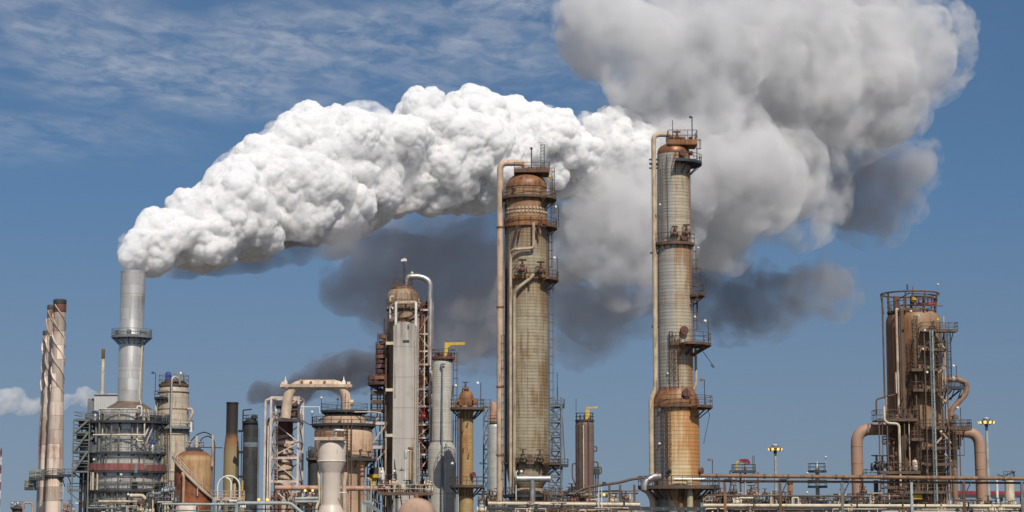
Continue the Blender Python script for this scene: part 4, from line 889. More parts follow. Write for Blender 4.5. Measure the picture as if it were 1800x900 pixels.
def brown_column():
    mat = shell('brown_sheet', (0.15, 0.105, 0.085), (0.17, 0.09, 0.05), .2, (0.07, 0.05, 0.04), .3, 1.6, 1.2, 1.6, .3, 0, .55)
    t = Thing('process_tower', 'plain dark brown column with pale ladder stripe and yellow hoist on top', 'column', 1028, 352, 800)
    t.lathe('shell', [(16.5, 962), (16.5, 748), (15.8, 743), (12, 739), (5, 737)], mat, 44); t.platform(739, 6, 16.5, 0, 360, M['dark'], M['dark'], h=1.3)
    t.pipe([(1025, 870, -1.8), (1025, 748, -1.8)], 1.0, M['cream'], 'stripe_pipe'); t.pipe([(1034, 870, -1.75), (1034, 735, -1.75)], 1.2, M['redbrown']); t.ladder(1021, 870, 742, -1.8, M['brown'], False)
    jb = MB().bar(t.p(1033, 739, 0), t.p(1033, 720, 0), .7, .5).build('jib_crane', M['yellow'], t.o); MB().bar(t.p(1030, 717, 0), t.p(1051, 716, 0), .22, .3).build('jib_arm', M['yellow'], jb)
    for pts in ([(1012, 815, 0), (1006, 815, 0), (1006, 840, 0), (1011, 850, 0), (1011, 870, 0)], [(1044, 812, 0), (1051, 812, 0), (1051, 826, 0), (1046, 826, 0)], [(1044, 785, 0), (1049, 785, 0), (1049, 793, 0), (1044, 793, 0)], [(1044, 821, 0), (1057, 821, 0), (1057, 832, 0), (1051, 833, 0), (1051, 870, 0)], [(1047, 870, 0), (1047, 822, 0)]): t.pipe(pts, 1.2, M['brown'])
    MB().box(t.p(1049, 829, -.3), 1.0, .9, 1.1).build('control_valve', M['dark'], t.o); MB().tube([t.p(1013, 738, 0), t.p(1013, 700, 0)], .05, 5).build('antenna', M['dark'], t.o)
    for px in (1020, 1027, 1038): MB().tube([t.p(px, 738, -.8), t.p(px, 730, -.8)], .14, 6).build('fitting', M['dark'], t.o)
brown_column()

# ---------------------------------------------------------------- the tallest column
def tall_column():
    Y = 286; t = Thing('process_tower', 'tallest rust streaked column, silver down one flank, flared collar at its foot', 'column', 1187, Y, 560)
    up = shell('silver_tan_sheet', (0.42, 0.355, 0.255), (0.28, 0.13, 0.045), .27, (0.12, 0.09, 0.06), .42, 2.5, .5, 6.0, .5, .1, .32, rib=.5, var=.1, bump=.6, side=.12, split=(-8, (0.36, 0.345, 0.305)), big_row=6.5, drips=[(t.z(272), 5, .8), (t.z(430), 7, 1), (t.z(519), 4, .5), (t.z(606), 8, 1)])
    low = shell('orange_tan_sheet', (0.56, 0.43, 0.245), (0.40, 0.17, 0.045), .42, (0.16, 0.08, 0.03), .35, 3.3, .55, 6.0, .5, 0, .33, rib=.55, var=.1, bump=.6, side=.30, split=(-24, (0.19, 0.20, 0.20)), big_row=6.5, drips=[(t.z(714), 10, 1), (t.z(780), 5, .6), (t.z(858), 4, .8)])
    t.lathe('shell', [(30.5, 684), (30.2, 450), (29.6, 300), (29, 272)], up, 72)
    t.lathe('dome', [(29, 273), (29.2, 270), (28, 264), (24, 258.5), (16, 254.5), (7, 253), (5, 252.8), (5, 244), (1, 244)], steel('dome_rust', (0.25, 0.11, 0.05), .4, .25, (0.11, 0.045, 0.03), .4), 72)
    t.lathe('transition', [(40, 712), (39.6, 704), (36, 695), (31.5, 686), (30.6, 682)], steel('transition_rust', (0.27, 0.13, 0.055), .5, .1, (0.13, 0.055, 0.03), .5), 72)
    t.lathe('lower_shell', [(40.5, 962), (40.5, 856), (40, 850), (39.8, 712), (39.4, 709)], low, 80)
    t.lathe('transition_band', [(40.2, 717), (40.9, 716), (40.9, 713), (40.2, 712)], M['orange'], 72)
    t.deck(1176, 1227, 254, 3.8, M['orange'], M['brown'], dy=-.4, h=1.75, th=.45)
    t.platform(288, 29, 50, 0, 145, M['dark'], M['brown']); t.platform(430, 30, 36, -85, 75, M['rust'], M['brown'], h=1.45); t.platform(519, 30, 52, 52, 128, M['rust'], M['brown'], h=1.6); t.platform(606, 30.4, 62, 10, 120, M['rust'], M['brown'], h=1.6)
    t.platform(606, 30.4, 36, -22, 12, M['rust'], M['brown'], h=1.6); t.platform(714, 40, 46, -40, 30, M['rust'], M['brown'], h=1.5); t.platform(715, 40, 63, 30, 120, M['rust'], M['brown'], h=1.5)
    t.platform(855, 40, 71, 0, 360, M['brown'], M['brown'], h=1.45, px=1190, th=.35)
    for i in range(16):                                    # struts of the flared collar
        a = R(-105 + 210*i/15); d = Vector((math.sin(a), -math.cos(a), 0)); c = Vector((t.x+.2, t.y, 0))
        MB().bar(c + d*(66*t.k) + Vector((0, 0, t.z(858))), c + d*(41.5*t.k) + Vector((0, 0, t.z(879))), .14, .3).build('strut', M['green'] if i % 3 else M['rust'], t.o)
    MB().bar(t.p(1248, 859, -.3), t.p(1228, 883, -.3), .3).build('strut', M['rust'], t.o)
    pm = steel('overhead_paint', (0.50, 0.40, 0.27), .5, 0, (0.22, 0.10, 0.05), .28)
    t.pipe([(1142.5, 845, -.6), (1142.5, 702, -.6), (1151, 684, -.6), (1151.5, 238, -.6), (1176, 238, -.6), (1186, 240, -.4), (1186, 250, 0)], 4.3, pm, 'overhead_pipe', 2.6, 18)
    for py in (290, 445, 575, 765): MB().bar(t.p(1146, py, -.6), t.p(1160, py, 0), .3, .25).build('pipe_guide', M['dark'], t.o)
    for py in (282, 289, 297, 446): MB().bar(t.p(1143, py, -.7), t.p(1159, py, -.7), .22).build('pipe_guide', M['dark'], t.o)
    for px, py, r, R_ in ((1199, 274, 6.5, 29.5), (1199, 421, 6.5, 30), (1198, 584, 8, 30.4), (1200, 694, 8, 36), (1213, 272, 4, 29.5)): t.manhole(px, py, r, M['redbrown'], R_)
    t.manhole(1224, 829, 7, M['redbrown'], 40); t.manhole(1172, 829, 3, M['dark'], 40)
    t.ladder(1177, 690, 585, -2.6, M['rust']); t.ladder(1186, 690, 598, -2.65, M['rust']); t.ladder(1164, 855, 716, -2.9, M['rust']); t.ladder(1171, 855, 716, -3.2, M['rust'])
    t.ladder(1218.5, 606, 430, -.6, M['rust'], True, 80); t.ladder(1168, 430, 290, -2.1, M['brown'], False); t.ladder(1176, 430, 276, -2.35, M['brown'], False); t.ladder(1228, 288, 246, -.5, M['brown'], True, 70)
    t.pipe([(1222, 612, 0), (1222.5, 672, 0), (1219, 684, 0), (1212, 688, -.4)], 2.4, M['beige'], 'side_pipe'); t.pipe([(1226, 575, 0), (1226, 530, 0)], 1.0, M['pinkred'])
    t.lamp(1232, 472, 519, -.5, M['dark'], M['rust']); t.lamp(1244, 565, 606, -.5, M['dark'], M['lampwhite']); t.lamp(1236, 668, 714, -.6, M['dark'], M['pinkred']); t.lamp(1247.5, 808, 855, -1, M['dark'], M['pinkred'])
    for px, py in ((1228, 532), (1221, 558), (1228, 437), (1160, 364), (1155, 781), (1183, 301), (1171, 659)): MB().ball(t.p(px, py, -2.2 if px < 1200 else -.6), .21).build('lamp_head', M['lampwhite'], t.o)
    MB().tube([t.p(1184, 252, -2), t.p(1184, 216, -2)], .06, 5).build('lightning_rod', M['dark'], t.o); ms = MB().tube([t.p(1218.5, 252, -2), t.p(1218.5, 210, -2)], .08, 6).build('camera_mast', M['dark'], t.o); MB().box(t.p(1216.5, 211, -2), .5, .25, .2).ball(t.p(1215, 210, -2), .16).build('camera', M['dark'], ms)
    for i, px in enumerate((1180, 1190, 1196, 1203, 1216)): MB().box(t.p(px, 249, -1.6), .6, .6, .8).build('fitting', M['orange'] if i % 2 else M['redbrown'], t.o)
    t.valve(1192, 250, -1.4, 1.3, M['orange']); t.valve(1206, 414, -2.7, 1.2, M['rust']); t.valve(1185, 416, -2.9, 1.1, M['rust'])
    q = bend([t.p(1155, 839, -2.4), t.p(1141, 839, -2.8), t.p(1128, 850, -3), t.p(1128, 862, -3)], 1.4); MB().tube(q, 6.5*t.k, 20).build('silver_elbow', M['alu'], t.o); MB().disc(t.p(1151, 838, -2.4), (1, -.3, 0), 7.4*t.k, .25, 20).build('elbow_flange', M['red'], t.o)
    t.pipe([(1130, 858, -2), (1143, 876, -2), (1143, 905, -2)], 5.6, M['beige'], 'foot_pipe'); t.pipe([(1204, 845, -4.4), (1204, 905, -4.4)], 5.6, steel('khaki_foot_pipe', (0.44, 0.38, 0.23), .45, .1, RUST, .15), 'foot_pipe'); MB().tube([t.p(1178, 843.5, -4.2), t.p(1232, 843.5, -4.2)], 3.0*t.k, 16).build('header_pipe', M['alu'], t.o)
    t.pipe([(1189, 905, -3.9), (1189, 852, -3.9)], 3.6, M['orange'], 'drain_pipe')
    MB().tube([t.p(1236, 700, 0), t.p(1245, 730, 0), t.p(1234, 780, 0)], .04, 4).build('cable', M['dark'], t.o); MB().tube([t.p(1235, 618, 0), t.p(1252, 642, 0)], .05, 4).build('cable', M['dark'], t.o); MB().bar(t.p(1249, 641, 0), t.p(1254, 646, 0), .25).build('pulley', M['dark'], t.o)
    for a in (30, 60, 90): d = Vector((math.sin(R(a)), -math.cos(R(a)), 0)); c = Vector((t.x, t.y, 0)); MB().bar(c + d*(60*t.k) + Vector((0, 0, t.z(608))), c + d*(31*t.k) + Vector((0, 0, t.z(625))), .2).build('strut', M['dark'], t.o)
tall_column()

# ---------------------------------------------------------------- vacuum tower with the big transfer lines
def vacuum_tower():
    Y = 312; t = Thing('vacuum_tower', 'squat brown tower crowned by a pipe hoop, hung with walkways and two fat side pipes', 'tower', 1609, Y, 700)
    mat = shell('brown_tower_sheet', (0.27, 0.175, 0.10), (0.20, 0.08, 0.03), .45, (0.07, 0.045, 0.03), .35, 4.2, 2.6, 3.0, .3, 0, .5, split=(-12, (0.21, 0.10, 0.045)), var=.08)
    t.lathe('shell', [(51, 962), (49, 860), (48, 580), (47.6, 565), (45, 556), (39, 549), (29, 544.5), (15, 542), (1, 541)], mat, 80)
    t.platform(549, 14, 42, 0, 360, M['brown'], M['brown'], px=1606, h=1.6)
    cx, cy = t.p(1604, 516).x, t.y; m = MB(); m.tube([(cx+50*t.k*math.sin(R(a)), cy-50*t.k*math.cos(R(a)), t.z(517)) for a in range(0, 360, 8)], .14, 8, True); m.build('spray_hoop', M['brown'], t.o)
    for a in range(-100, 250, 40): MB().tube([(cx+50*t.k*math.sin(R(a)), cy-50*t.k*math.cos(R(a)), t.z(517)), (cx+46*t.k*math.sin(R(a)), cy-46*t.k*math.cos(R(a)), t.z(552))], .13, 6).build('hoop_post', M['brown'], t.o)
    MB().tube([t.p(1572, 533, -3), t.p(1594, 520, -4), t.p(1650, 522, -3)], .09, 5).tube([t.p(1570, 541, -3), t.p(1655, 541, -3)], .08, 5).build('guy_rail', M['brown'], t.o)
    t.lathe('vent_drum', [(5.6, 549), (5.6, 523), (5, 522)], M['rust'], 24, 1578, -1); t.pipe([(1604, 545, -1), (1604, 522, -1), (1610, 521, -1), (1642, 523, -1), (1646, 528, -1), (1646, 552, -1)], 2.2, M['brown'], 'top_pipe'); t.lathe('relief_valve', [(2.2, 540), (2.8, 530), (2.0, 520), (1.2, 512), (.3, 505)], M['brown'], 16, 1605, -2)
    for px in (1614, 1622, 1630, 1637): t.valve(px, 538, -2.5, .9, M['brightred'], M['brightred'])
    MB().ball(t.p(1605, 531, -2.8), .5).build('yellow_cap', M['yellow'], t.o); MB().box(t.p(1598, 506, -1), .25, .2, .9).build('camera', M['dark'], t.o)
    for py, x0, x1 in ((587, 1610, 1672), (620, 1611, 1653), (655, 1590, 1640), (690, 1592, 1656), (755, 1605, 1690), (790, 1604, 1668), (847, 1612, 1650)): t.deck(x0, x1, py, 2.3, M['deck_brown'], M['brown'], dy=-5.0, h=1.3, braces=4)
    t.deck(1528, 1598, 741, 4, M['deck_brown'], M['brown'], dy=-4, h=1.6, braces=5); t.deck(1534, 1600, 832, 4, M['deck_brown'], M['brown'], dy=-4.2, h=1.5, braces=4); t.deck(1546, 1562, 780, 2.4, M['rust'], M['brown'], dy=-2.5); t.deck(1562, 1650, 866, 4, M['deck_brown'], M['rust'], dy=-5, h=1.3)
    t.deck(1512, 1536, 838, 2.5, M['green'], M['green'], dy=-3)
    for px, a, b, r in ((1571, 548, 862, 2.2), (1580, 548, 862, 4.4), (1588, 660, 860, 1.4), (1592, 700, 850, 1.2), (1575.5, 560, 850, 1.2)): t.pipe([(px+3, a, -3.8), (px, a, -3.9), (px, b, -3.9)] if r > 2 else [(px, a, -4), (px, b, -4)], r, M['beige'] if px == 1571 else M['brown'], 'riser')
    t.pipe([(1573, 549, -3.8), (1590, 548, -3)], 1.8, M['beige'], 'riser'); t.pipe([(1551, 702, -2), (1551, 524, -2), (1556, 518, -2)], 1.6, M['brown'], 'hoop_feed'); t.pipe([(1534, 730, -3), (1534, 704, -3), (1551, 699, -3), (1566, 696, -3)], 1.5, M['brown']); t.pipe([(1552, 735, -3), (1552, 700, -3)], 2, M['beige'])
    t.pipe([(1541, 718, -6), (1541, 742, -6), (1547, 747, -6), (1566, 748, -6), (1566, 862, -6)], 2.3, M['cream'], 'bypass_pipe'); t.pipe([(1563, 659, -6), (1563, 695, -6)], .8, M['white'])
    for px, dy in ((1621.5, -7), (1625.5, -7)): MB().tube([t.p(px, 905, dy), t.p(px, 588, dy)], .09, 6).build('ladder_rail', M['paleg'], t.o)
    t.ladder(1623.5, 905, 588, -7, M['paleg'], True); t.ladder(1602, 870, 560, -4.7, M['brown'], True); t.ladder(1592, 740, 600, -4.4, M['brown'], True); t.ladder(1640, 755, 590, -6.6, M['brown'], False)
    for a in ((1637, 700, 1652, 715), (1640, 610, 1652, 622), (1635, 660, 1650, 648), (1640, 765, 1655, 782), (1642, 800, 1656, 815), (1625, 785, 1640, 770)): MB().bar(t.p(a[0], a[1], -6.5), t.p(a[2], a[3], -6), .2).build('brace', M['beige'], t.o)
    t.pipe([(1654, 870, -3.5), (1654, 560, -3.5)], 1.6, M['beige'], 'riser'); t.pipe([(1660, 885, -2), (1660, 760, -2)], 1.4, M['white'], 'riser')
    big = steel('transfer_line_paint', (0.36, 0.225, 0.155), .5, 0, None, var=.08, scale=.3)
    t.pipe([(1572, 755, -1), (1502, 755, -1), (1502, 915, -1)], 10.2, big, 'transfer_line', 2.6, 32); t.pipe([(1655, 760, -1), (1716.5, 760, -1), (1718, 910, -1)], 9.6, big, 'transfer_line', 2.6, 32)
    for px, pys in ((1502, (785, 815, 842, 868)), (1717, (795, 825, 850, 875))):
        for py in pys: MB().disc(t.p(px, py, -1), (0, 0, 1), 10.6*t.k if px < 1600 else 10.0*t.k, .09, 28).build('insulation_band', big, t.o)
    for px in (1532, 1560, 1672): MB().disc(t.p(px, 755 if px < 1600 else 760, -1), (1, 0, 0), 10.6*t.k, .12, 28).build('insulation_band', big, t.o)
    t.pipe([(1652, 668, -2), (1684, 669, -2), (1695, 676, -2), (1694, 692, -2), (1667, 722, -2), (1665, 735, -2), (1668, 750, -2), (1669, 890, -2)], 5.0, steel('side_draw_paint', (0.27, 0.17, 0.11), .5, 0, RUST, .2), 'side_draw_line', 2.6, 20)
    for px, mt in ((1664, 'orange'), (1671, 'paleg'), (1678, 'red')): MB().disc(t.p(px, 668, -2), (1, 0, 0), 6*t.k, .35, 20).build('flange', M[mt], t.o)
    t.deck(1652, 1688, 684, 3, M['dark'], M['dark'], dy=-2, h=.9, braces=3); MB().bar(t.p(1655, 710, -2), t.p(1682, 688, -2), .25).bar(t.p(1655, 702, -2), t.p(1668, 688, -2), .2).build('strut', M['dark'], t.o)
    t.deck(1655, 1690, 757, 3.6, M['deck_brown'], M['rust'], dy=-4.5); t.lamp(1677.5, 645, 668, -2, M['dark'], M['lampwhite']); t.lamp(1675, 720, 755, -5, M['dark'], M['lampwhite'])
    for px, py in ((1613, 588), (1636, 762), (1615, 660), (1609, 620), (1590, 555), (1638, 509)): MB().ball(t.p(px, py, -6.8), .21).build('lamp_head', M['lampwhite'], t.o)
    for px, py in ((1639, 567), (1640, 612)): MB().box(t.p(px, py, -5.5), .4, .3, .4).build('yellow_box', M['yellow'], t.o)
    MB().tube([t.p(1674, 765, -4), t.p(1674, 786, -4)], .3, 8).tube([t.p(1682, 770, -4), t.p(1682, 802, -4)], .04, 4).build('hanging_cable', M['rust'], t.o); t.pipe([(1663, 808, -4), (1672, 801, -4), (1682, 802, -4)], .8, M['rust'])
    rnd = random.Random(21)
    for i, (px, py) in enumerate(((1548, 738), (1556, 735), (1565, 736), (1576, 737), (1588, 735), (1550, 825), (1556, 815), (1562, 800), (1554, 806), (1572, 826), (1585, 824), (1594, 826), (1590, 850), (1575, 855), (1562, 858), (1660, 745), (1665, 735), (1650, 750), (1630, 582), (1622, 610), (1615, 650), (1610, 685), (1632, 688))):
        if i % 3 == 0: t.valve(px, py, -5.3, rnd.uniform(.9, 1.5), M['brown'], M['dark'])
        else: MB().lathe(t.p(px, py).x, t.y-5.3, [(.15, t.z(py+4)), (rnd.uniform(.3, .6), t.z(py+3)), (rnd.uniform(.3, .6), t.z(py-2)), (.12, t.z(py-4))], 10).build('fitting', M[('rust', 'brown', 'pinkred')[i % 3]], t.o)
    t.lathe('level_drum', [(5, 828), (5.4, 826), (5.4, 813), (3, 810)], M['frame'], 20, 1593, -5.5); t.valve(1530, 822, -4, 1.8, M['dark'], M['dark']); t.valve(1540, 820, -4, 1.6, M['dark'], M['dark']); t.pipe([(1524, 890, -3), (1530, 870, -3), (1530, 845, -3)], 4, M['dark'], 'dark_bend'); MB().box(t.p(1594, 874, -6), 1.4, .8, .7).build('yellow_box', M['yellow'], t.o)
    for pts in ([(1612, 862, -6), (1612, 822, -6), (1650, 818, -6), (1650, 836, -6)], [(1618, 880, -6), (1618, 846, -6)]): t.pipe(pts, 1.0, M['beige'], rad=1)
    for px, a, b, r, mt in ((1576, 700, 870, 1.0, 'brown'), (1598, 600, 860, 1.3, 'brown'), (1632, 570, 700, .8, 'brown'), (1644, 650, 760, .8, 'beige'), (1648, 690, 880, 1.0, 'brown'), (1584, 745, 840, 1.0, 'cream'), (1556, 790, 870, 1.2, 'brown'), (1545, 760, 870, .9, 'dark'), (1538, 745, 870, .8, 'brown')):
        t.pipe([(px, b, -5.6), (px, a, -5.6), (px+3, a-2, -4.6)], r, M[mt], 'small_riser', 2, 8)
    for x0, x1, py in ((1607, 1660, 818), (1536, 1572, 858), (1586, 1606, 775)): t.deck(x0, x1, py, 3.0, M['deck_brown'], M['rust'], dy=-5.0, h=1.3, braces=2)
    for px in (1612, 1650, 1668): MB().bar(t.p(px, 880, -6.6), t.p(px, 590 if px < 1660 else 755, -6.6), .16).build('walkway_post', M['brown'], t.o)
    for px in (1532, 1546, 1596): MB().bar(t.p(px, 905, -5.8), t.p(px, 741, -5.8), .18).build('walkway_post', M['brown'], t.o)
    t.ladder(1600, 832, 741, -6.0, M['brown'], True); t.ladder(1660, 847, 757, -6.4, M['brown'], True); t.ladder(1655, 690, 588, -6.4, M['dark'], True)
    for i in range(12): MB().tube([t.p(1604+4*i, 880-(i % 4)*2, -5.6), t.p(1604+4*i, 848+(i*7) % 20, -5.6)], .1, 6).build('small_pipe', M[('rust', 'brown', 'beige')[i % 3]], t.o)
vacuum_tower()

# ---------------------------------------------------------------- light masts
def light_mast(label, px, py, lit, Y, base, n):
    t = Thing('light_mast', label, 'light mast', px, Y, 840, 'high light masts with rings of yellow lamps')
    MB().tube([t.p(px, 960), t.p(px, py)], [.42, .24], 12).build('pole', M['paleg'], t.o)
    MB().tube([t.p(px, py+7), t.p(px, py+2)], .32, 10).build('winch_head', M['dark'], t.o)
    rr = lit*t.k; ring = MB().tube([(t.x+rr*.8*math.sin(2*math.pi*i/20), t.y-rr*.8*math.cos(2*math.pi*i/20), t.z(py-1)) for i in range(20)], .1, 6, True)
    for a in (0, 90): ring.bar((t.x-rr*.8*math.cos(R(a)), t.y-rr*.8*math.sin(R(a)), t.z(py-1)), (t.x+rr*.8*math.cos(R(a)), t.y+rr*.8*math.sin(R(a)), t.z(py-1)), .12)
    ring.build('lamp_ring', M['rust'], t.o)
    for i in range(n):
        a = 2*math.pi*(i+.4)/n; d = Vector((math.sin(a), -math.cos(a), 0)); c = Vector((t.x, t.y, t.z(py))) + d*rr
        h = MB().tube([c - d*.55 + Vector((0, 0, .2)), c], [.15, .36], 12).build('floodlight', M['brown'], t.o); MB().tube([c + d*.01, c + d*.1 - Vector((0, 0, .04))], [.29, .24], 14).build('lens', M['lit'], h)
    MB().lathe(t.x, t.y, [(.1, t.z(py-5)), (.45, t.z(py-6)), (.5, t.z(py-8)), (.25, t.z(py-9.5))], 14).build('beacon', M['lampwhite'], t.o); MB().tube([(t.x-.6, t.y, t.z(py)), (t.x-.6, t.y, t.z(py-6)), (t.x+.6, t.y, t.z(py-6)), (t.x+.6, t.y, t.z(py))], .07, 5).build('beacon_bracket', M['dark'], t.o)
light_mast('shorter light mast with lit yellow lamps above the empty stretch of pipe rack', 1363.5, 790, 11, 370, 0, 7)
light_mast('taller light mast with lit yellow lamps outside the fat pipe of the brown tower', 1737, 743, 13, 350, 0, 9)

# ---------------------------------------------------------------- small equipment along the right
def wheel_valve():
    t = Thing('control_valve', 'tall silver control valve with a red handwheel above the rusty pipe', 'valve', 1310, 300, 850)
    t.lathe('spindle', [(2.0, 960), (2.0, 842), (1.3, 838), (1.3, 815)], M['alu_dull'], 16); t.lathe('yoke', [(1.2, 840), (2.3, 838), (2.3, 822), (1.2, 820)], M['redbrown'], 14)
    m = MB(); c = t.p(1310, 811); m.wheel(c, (.25, -.35, 1), .8, .09); m.wheel(c + Vector((.15, 0, .2)), (.1, -.35, 1), .45, .08); m.build('handwheel', M['brightred'], t.o)
    t.deck(1290, 1328, 829, 3, M['dark'], M['brown'], dy=1); t.pipe([(1295, 832, 0), (1295, 813, 0), (1303, 812, 0)], 1.4, M['yellow'], 'davit', 1); MB().tube([t.p(1324, 838, 0), t.p(1324, 801, 0)], .05, 5).tube([t.p(1326.5, 838, 0), t.p(1326.5, 801, 0)], .05, 5).build('antenna', M['dark'], t.o)
    for px, py in ((1303, 890), (1334, 890)): MB().bar(t.p(px, 960, 1), t.p(px, 830, 1), .25).build('post', M['rust'], t.o)
    MB().bar(t.p(1313, 862, 1), t.p(1334, 856, 1), .15).bar(t.p(1316, 868, 1), t.p(1332, 848, 1), .13).bar(t.p(1303, 848, 1), t.p(1334, 848, 1), .2).build('brace', M['brown'], t.o)
wheel_valve()
def silver_flask():
    t = Thing('vessel', 'small silver flask shaped vessel with a flared waist behind the rust coloured post', 'vessel', 1288.5, 295, 870)
    t.lathe('shell', [(12, 960), (12, 876), (9.5, 874), (8.5, 866), (6, 855), (5.4, 850), (5.8, 845), (8, 843), (8, 840), (3, 838), (1.5, 834)], M['alu'], 36)
    t.lathe('flange', [(9, 875), (11, 874.5), (11, 869), (9, 868)], M['brown'], 36); t.pipe([(1283, 838, -.5), (1283, 828, -.5), (1289, 827, -.5)], 1.1, M['dark'], rad=1)
silver_flask()
def needle_column():
    t = Thing('process_tower', 'needle thin silver column with two dark ring walkways standing alone', 'column', 1437, 340, 850)
    t.lathe('shell', [(3.6, 960), (3.6, 830), (4.4, 826), (3.0, 820), (1.6, 815), (1.0, 811)], M['alu_dull'], 20); t.platform(828, 4, 16, 0, 360, M['dark'], M['dark'], h=1.3, brackets=False); t.platform(855, 4, 17, 0, 360, M['dark'], M['dark'], h=1.1, brackets=False)
    for px, py in ((1451, 804), (1418, 832), (1417, 866)): MB().ball(t.p(px, py, -1), .22).tube([t.p(px, py, -1), t.p(px, py+22, -1)], .035, 4).build('lamp_post', M['lampwhite'], t.o)
    t.lathe('lower_cage', [(17, 900), (17, 876), (16, 875)], M['green'], 10)
needle_column()
def rusty_stub():
    t = Thing('pipe_stub', 'upright plain rust coloured pipe stub between two rack posts', 'pipe', 1389, 320, 870)
    t.lathe('pipe', [(4.5, 960), (4.5, 848), (4, 847)], M['orange'], 24); t.lathe('flange', [(4.6, 851), (5.6, 850.5), (5.6, 848.5), (4.6, 848)], M['rust'], 24)
rusty_stub()
def pale_tanks():
    for lab, px, r, py, mt in (('pale tank with curved pipe on its roof at the picture edge', 1775, 8.5, 838, 'cream'), ('slim white tank glimpsed behind the rack near the picture edge', 1753, 2.2, 840, 'white')):
        t = Thing('tank', lab, 'tank', px, 400, 870); t.lathe('shell', [(r, 960), (r, py+4), (r*.7, py+1), (1, py)], M[mt], 28)
        if r > 5:
            t.platform(839, 4, 10, 0, 360, M['dark'], M['brown']); t.pipe([(1783, 845, 0), (1783, 830, 0), (1776, 832, 0), (1766, 838, 0), (1754, 834, 0)], 1.0, M['dark']); MB().ball(t.p(1783, 828, 0), .4).build('vent', M['bluegrey'], t.o)
    t = Thing('gantry', 'long low gantry with a dark red fascia far behind the fat pipe', 'gantry', 1745, 420, 868)
    MB().bar(t.p(1670, 867), t.p(1830, 868), .3, 1.0).build('fascia', M['brightred'], t.o); MB().bar(t.p(1670, 872), t.p(1830, 872), 2, .7).build('beam', M['dark'], t.o)
    for px in (1690, 1725, 1760, 1795): MB().bar(t.p(px, 960), t.p(px, 873), .5).build('post', M['bluegrey'], t.o)
pale_tanks()

# ---------------------------------------------------------------- pipe racks across the foreground
def rack_bridge():
    Y = 255; t = Thing('pipe_bridge', 'rusty pipe bridge on tall braced posts crossing before the brown tower', 'pipe rack', 1520, Y, 850)
    rp = steel('bridge_pipe_rust', (0.24, 0.14, 0.075), .6, 0, (0.13, 0.075, 0.045), .4)
    MB().tube([t.p(1232, 836), t.p(1820, 841.5)], 3.4*t.k, 14).build('pipe', rp, t.o); MB().tube([t.p(1232, 845.5, .4), t.p(1820, 849, .4)], 2.0*t.k, 12).build('pipe', M['brown'], t.o)
    for i, px in enumerate(range(1260, 1800, 42)): MB().disc(t.p(px, 836.3+5.2*(px-1232)/588), (1, 0, 0), 4.3*t.k, .25, 14).build('clamp', M['brown'], t.o)
    for px, mt in ((1274, 'orange'), (1371, 'rust'), (1480, 'green'), (1602, 'paleg'), (1694, 'rust'), (1796, 'green')):
        MB().bar(t.p(px, 970), t.p(px, 847.5), .34, .3).build('post', M[mt], t.o)
        MB().bar(t.p(px-1, 843), t.p(px+13, 843), .2, .22).build('bracket', M['dark'], t.o)
    for px in (1371, 1480, 1602, 1694): MB().bar(t.p(px+1, 871, -.1), t.p(px+13, 846, -.1), .13).build('brace', M['dark'], t.o)
    MB().tube([t.p(1242, 871), t.p(1372, 871.3)], 1.7*t.k, 10).build('tie_pipe', M['rust'], t.o); MB().tube([t.p(1372, 871.6), t.p(1505, 872.5)], 1.8*t.k, 10).build('tie_pipe', M['brown'], t.o)
rack_bridge()
def dark_pipe():
    t = Thing('pipeline', 'dark sagging pipeline sloping up to the foot of the tallest column', 'pipe', 1080, 275, 850)
    t.pipe([(1012, 866, 0), (1030, 857, 0), (1062, 852, 0), (1090, 848, 0), (1112, 842, 0), (1133, 840, 0)], 2.3, M['brown'], 'pipe', 3); t.pipe([(1000, 868, 1), (1040, 864, 1), (1125, 862, 1)], 1.4, M['green'])
    for px in (1036, 1071, 1090, 1115): MB().bar(t.p(px, 960), t.p(px, 852), .3).build('post', M['brown'], t.o)
    MB().box(t.p(1062, 850, 0), .5, .5, .5).build('junction_box', M['dark'], t.o); MB().ball(t.p(1061, 870, -1), .21).build('lamp_head', M['litdim'], t.o)
    for px in (1044.5, 1049.5): MB().tube([t.p(px, 960, -14), t.p(px, 858, -14)], .07, 6).build('white_pole', M['white'], t.o)
dark_pipe()
def long_rack():
    Y = 262; t = Thing('pipe_rack', 'long low rack carrying a cream pipe and dark cable tray along the bottom', 'pipe rack', 1330, Y, 890)
    MB().tube([t.p(858, 885), t.p(1125, 887.2)], 3.4*t.k, 14).build('cream_pipe', M['cream'], t.o); MB().tube([t.p(1236, 888.5), t.p(1820, 890)], 3.2*t.k, 14).build('cream_pipe', M['cream'], t.o)
    MB().bar(t.p(846, 893.5, .3), t.p(1820, 896.5, .3), 1.0, .55).build('cable_tray', M['dark'], t.o); MB().tube([t.p(858, 881, .5), t.p(1125, 883.5, .5)], 1.2*t.k, 8).build('rusty_pipe', M['rust'], t.o)
    MB().tube([t.p(858, 900, .2), t.p(1820, 902, .2)], 1.6*t.k, 10).build('cream_pipe', M['beige'], t.o)
    m = MB()
    for i in range(48): m.box(t.p(866+i*20, 893.6+i*.06, -.24), .2, .03, .14)
    m.build('bolt', M['bluegrey'], t.o)
    for i, px in enumerate(range(918, 1820, 116)): MB().bar(t.p(px, 985, .2), t.p(px, 891, .2), .4).build('post', M['beige'], t.o)
long_rack()
